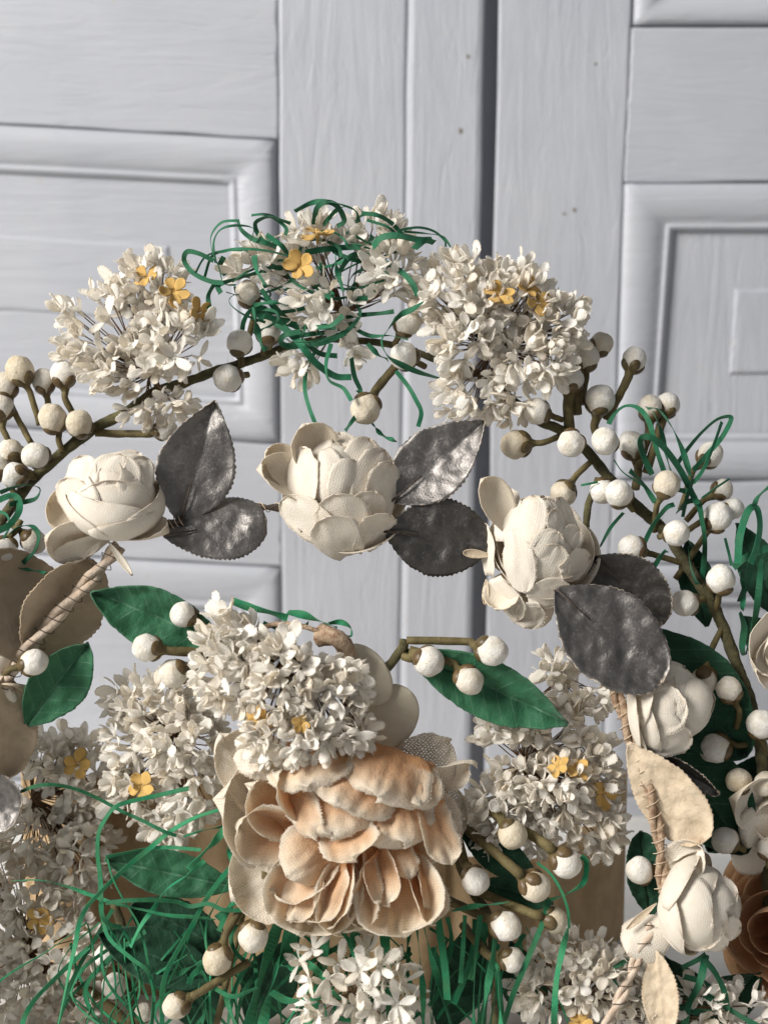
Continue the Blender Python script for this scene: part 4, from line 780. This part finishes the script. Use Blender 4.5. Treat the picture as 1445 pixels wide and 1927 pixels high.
strips('paper_strips','dark green paper strips looping up behind the berries at the right',(870,750),2.513,2845,[
 [(690,120),(720,70),(770,35),(830,45),(880,110),(920,250),(950,340)],(11,[(870,45),(920,50),(980,120),(1030,220),(1060,310),(1075,370)]),(11,[(895,360),(855,270),(840,200),(880,180),(950,230),(1030,340),(1080,440),(1110,500)]),
 (10,[(1020,300),(1070,230),(1130,160),(1200,100),(1260,85),(1265,110),(1220,190),(1150,270),(1090,340)]),(10,[(1010,540),(1060,490),(1110,490),(1130,570),(1145,680),(1135,820),(1115,880),(1080,800),(1065,700)]),[(900,60),(940,160),(965,280),(990,360)],
 (8,[(1090,400),(1140,330),(1190,210),(1225,110)]),(7,[(650,700),(700,610),(760,540)]),(8,[(890,820),(940,740),(965,720)]),(4,[(715,290),(760,350),(850,410),(900,460)]),(4,[(560,410),(640,395)]),[(790,340),(850,400),(910,490)],[(860,680),(900,600),(960,520),(1000,500)],[(960,340),(1000,420),(1060,440)],[(1040,560),(1060,470),(1090,380)],(4,[(1130,470),(1200,420),(1260,380)])],RIB,42)
strips('paper_strips','green paper strips hanging in a loop at the right edge',(870,750),2.513,2840,[
 (12,[(1300,780),(1310,650),(1350,530),(1390,520),(1405,600),(1390,700),(1360,780)]),(11,[(1280,800),(1340,750),(1440,710),(1480,705)]),(11,[(1410,760),(1400,900),(1380,1050),(1340,1200),(1320,1180),(1330,1080),(1310,1010)]),(5,[(1240,660),(1260,740),(1270,790)]),(8,[(1460,410),(1400,460),(1375,510)]),(12,[(1310,960),(1340,880),(1370,760)]),[(1320,1000),(1330,900),(1310,820)]],RIB,43)
strips('paper_strips','curled green paper strips at the left edge beside the left rosebud',(0,650),2.779,2835,[
 (11,[(0,770),(80,740),(150,730),(210,750),(190,800),(120,820),(50,830)]),(11,[(-30,820),(60,785),(100,810),(100,870),(50,940),(-20,975)]),(5,[(-10,865),(40,890),(50,950),(20,1010)]),(10,[(40,1000),(100,950),(170,945),(205,1000),(180,1080),(130,1130),(90,1170)]),(10,[(-20,1020),(40,1060),(70,1110),(50,1160)]),(6,[(100,1165),(170,1175),(240,1190)])],RIB,44)
strips('paper_strips','long bright green paper strips trailing over the lower left florets',(0,1420),3.01,2745,[
 (7,[(120,210),(200,180),(300,170),(430,195),(560,250),(690,320),(800,370),(920,430),(1000,460)]),(8,[(1070,190),(900,230),(740,265),(650,300),(590,380),(560,450),(555,560),(570,700),(575,830),(580,910),(620,960),(690,980)]),(8,[(1250,310),(1100,360),(960,440),(850,530),(740,620),(630,720),(560,790),(490,870),(450,960),(430,1070),(400,1200),(370,1350),(330,1540)]),
 (14,[(1290,400),(1220,490),(1150,560),(1070,650)]),(9,[(1160,600),(1050,690),(950,760),(880,860),(800,970),(740,1090)]),(6,[(600,580),(700,560),(820,535),(950,525),(1140,540)]),(6,[(70,715),(200,710),(300,725),(420,760),(540,805),(680,850),(820,880),(950,910),(1100,920),(1220,935)]),
 (8,[(600,840),(750,825),(900,825),(1010,835),(1080,860),(1180,845),(1270,880),(1400,880)]),(9,[(1340,600),(1240,720),(1150,850),(1090,970),(1020,1090),(950,1220),(920,1350),(920,1540)]),(4,[(1360,500),(1330,640),(1250,800),(1180,930),(1165,1050),(1190,1200),(1190,1350),(1195,1540)]),
 (6,[(580,920),(620,1040),(740,1150),(830,1220),(870,1320),(870,1420),(860,1540)]),(4,[(610,590),(640,700),(700,820),(780,950),(820,1080),(850,1250),(880,1400)]),(9,[(1430,700),(1300,870),(1240,1000)]),(12,[(1445,790),(1370,830),(1280,880),(1230,930)]),(9,[(1000,1250),(1090,1200),(1150,1175)]),(9,[(1070,1300),(1100,1240),(1160,1190)]),
 (7,[(1340,960),(1310,1030),(1330,1110),(1400,1180),(1460,1200)]),(8,[(1210,1320),(1320,1370),(1460,1320)]),(9,[(1460,1240),(1380,1350),(1330,1540)]),(9,[(1270,1330),(1300,1440),(1340,1540)]),(8,[(1400,1200),(1340,1300),(1310,1420),(1290,1540)]),(8,[(1320,460),(1300,540),(1310,620)]),(4,[(1280,405),(1150,430),(1040,465)]),(5,[(700,1000),(760,1100),(790,1250),(840,1390)])],RIBL,45,amp=14)
rg=random.Random(5); extra=[]
for i in range(66):
    x=rg.uniform(-420,1620) if i%4 else rg.uniform(-760,-300); y=rg.uniform(290,520); dx=rg.gauss(-60,260); cv=rg.gauss(0,90)
    extra.append((rg.choice((3,4,4,5,6,8)),[(x,y),(x+dx*.25+cv,y+140),(x+dx*.6+cv*1.3,y+300),(x+dx,y+rg.uniform(430,600))]))
strips('paper_strips','thick curtain of bright green paper strips hanging below the peach flower',(400,1600),2.627,2755,[
 (21,[(330,350),(280,500),(220,700),(170,900)]),(18,[(390,370),(330,540),(290,680),(240,900)]),(17,[(560,380),(545,560),(520,700),(450,900)]),(14,[(740,400),(735,365),(700,360),(690,470),(730,540),(790,565)]),(17,[(845,360),(860,550),(870,700),(870,900)]),(10,[(1010,380),(1025,550),(1040,700),(1040,900)]),
 (13,[(400,510),(470,560),(530,610),(580,690),(650,740),(740,755),(810,710),(840,640)]),(14,[(1040,360),(1080,520),(1120,660),(1190,900)]),(14,[(1110,310),(1130,450),(1150,600),(1160,740)]),(10,[(1160,330),(1180,430),(1170,560)]),(13,[(1300,340),(1290,480),(1250,620),(1190,760)]),(13,[(1350,360),(1300,500),(1270,640)]),(18,[(1400,460),(1370,620),(1320,900)]),(13,[(1410,600),(1420,740),(1440,900)]),
 (13,[(290,700),(360,740),(430,745)]),(9,[(580,820),(680,840),(740,825)]),(13,[(960,760),(900,840),(870,900)]),(13,[(340,570),(420,580),(500,560)]),(13,[(420,390),(380,480),(320,570)])],RIBL,46,amp=12)
strips('paper_strips','dark backing layer of green paper strips behind the bright curtain',(400,1600),2.627,2800,extra,RIBL,48,amp=16)
strips('paper_strips','green paper strips falling to the bottom edge under the hanging berries',(850,1500),2.4286,2735,[
 (10,[(440,470),(420,560),(380,660),(330,780),(280,900),(230,1060)]),(10,[(530,600),(500,720),(475,860),(465,1060)]),(14,[(205,580),(190,720),(160,880),(135,1060)]),(10,[(200,700),(215,850),(225,1060)]),(9,[(450,470),(530,440),(600,390),(615,300),(590,270)]),(5,[(390,300),(450,350),(500,430),(530,520),(535,600)]),(9,[(130,540),(110,700),(100,900),(100,1060)]),(9,[(60,540),(50,700),(40,850)]),(9,[(0,520),(90,500),(180,490),(260,480)])],RIBL,47,amp=12)
strips('paper_strips','short green paper strips at the bottom right below the lowest rose',(850,1500),2.4286,2800,[
 (9,[(740,770),(725,810),(760,860),(820,910),(880,930)]),(9,[(740,780),(800,750),(860,760)]),(12,[(1050,780),(1130,740),(1160,720)]),(12,[(1160,720),(1130,850),(1080,950),(1060,1050)]),(10,[(1020,960),(1120,980),(1200,970)]),(13,[(1150,900),(1250,960),(1400,1050)]),(11,[(1150,740),(1200,800),(1240,880),(1260,980)]),(11,[(1060,820),(1150,850),(1240,930),(1300,1040)])],RIB,49,amp=12)
strips('paper_strips','folded green paper strips behind the top of the white cascade',(340,1080),2.58,2745,[
 (13,[(250,130),(330,160),(430,185),(520,215)]),(13,[(520,185),(600,200),(680,230),(760,260)]),(10,[(720,240),(780,235),(825,265),(825,300),(780,290)]),(11,[(400,240),(480,260),(560,250),(620,240)]),(11,[(360,300),(440,310),(520,320)]),(12,[(700,300),(760,320),(800,320)])],RIBL,50,amp=10)

# ------------------------------------------------------------------ unseen rest of the arch, leaved densely to shade the lower left
branch('garland_branch','unseen branch carrying the arch on past the left edge',[(-60,1080,2880),(-170,1180,2820),(-230,1400,2790),(-250,1650,2780),(-250,1900,2780)],13,TWIG)
A=('long','broad','wrinkled','narrow','curled','drooping','upright','flat','small','tilted','large','pointed','folded','crisp','limp','dark','bent','slim','wide','plain','heavy','old')
rg=random.Random(8)
for i in range(22):
    y0=1020+i*42; sg=-1 if i%2 else 1; b=(-215-20*math.sin(i*.5),y0+60,2785+rg.uniform(-30,30)); tp=(b[0]+sg*rg.uniform(80,125),y0-90,2780+rg.uniform(-70,50))
    gl(A[i]+' unseen green leaf of the arch, added to shade the lower left',b,tp,74,mat=GRND,group='unseen leaves added for shade outside the left edge')
cluster('unseen white floret cluster of the arch, added to shade the lower left',(-260,1480),2790,[(-280,1330,-10,100,80,110,22),(-270,1560,-10,100,80,110,22),(-290,1760,-10,100,80,100,18)],33,mind=30)
gl('dark filler leaf at the bottom right corner under the brown rose',(1300,1930,2890),(1430,1830,2880),46,mat=GRND)  # filler leaves along the bottom, added to darken the background there
gl('dark filler leaf at the bottom edge below the lowest rose',(1330,1960,2900),(1250,1800,2890),50,mat=GRND)
gl('dark filler leaf behind the strips at the bottom, left of the starry florets',(470,1930,2850),(545,1765,2850),52,mat=GRND)
gl('dark filler leaf behind the strips at the bottom, right of the starry florets',(830,1940,2850),(900,1740,2850),56,mat=GRND)
gl('dark filler leaf lying low between the hanging berries and the bottom edge',(1010,1930,2900),(960,1770,2890),44,mat=GRND)
gl('dark filler leaf low behind the long buds at the lower left',(400,1950,2880),(330,1790,2870),50,mat=GRND)
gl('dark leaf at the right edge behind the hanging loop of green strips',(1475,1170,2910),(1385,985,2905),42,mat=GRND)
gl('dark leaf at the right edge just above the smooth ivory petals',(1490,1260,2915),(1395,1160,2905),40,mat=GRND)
gl('dark leaf behind the fork of the right branch',(1330,1180,2915),(1290,1015,2915),34,mat=GRND)
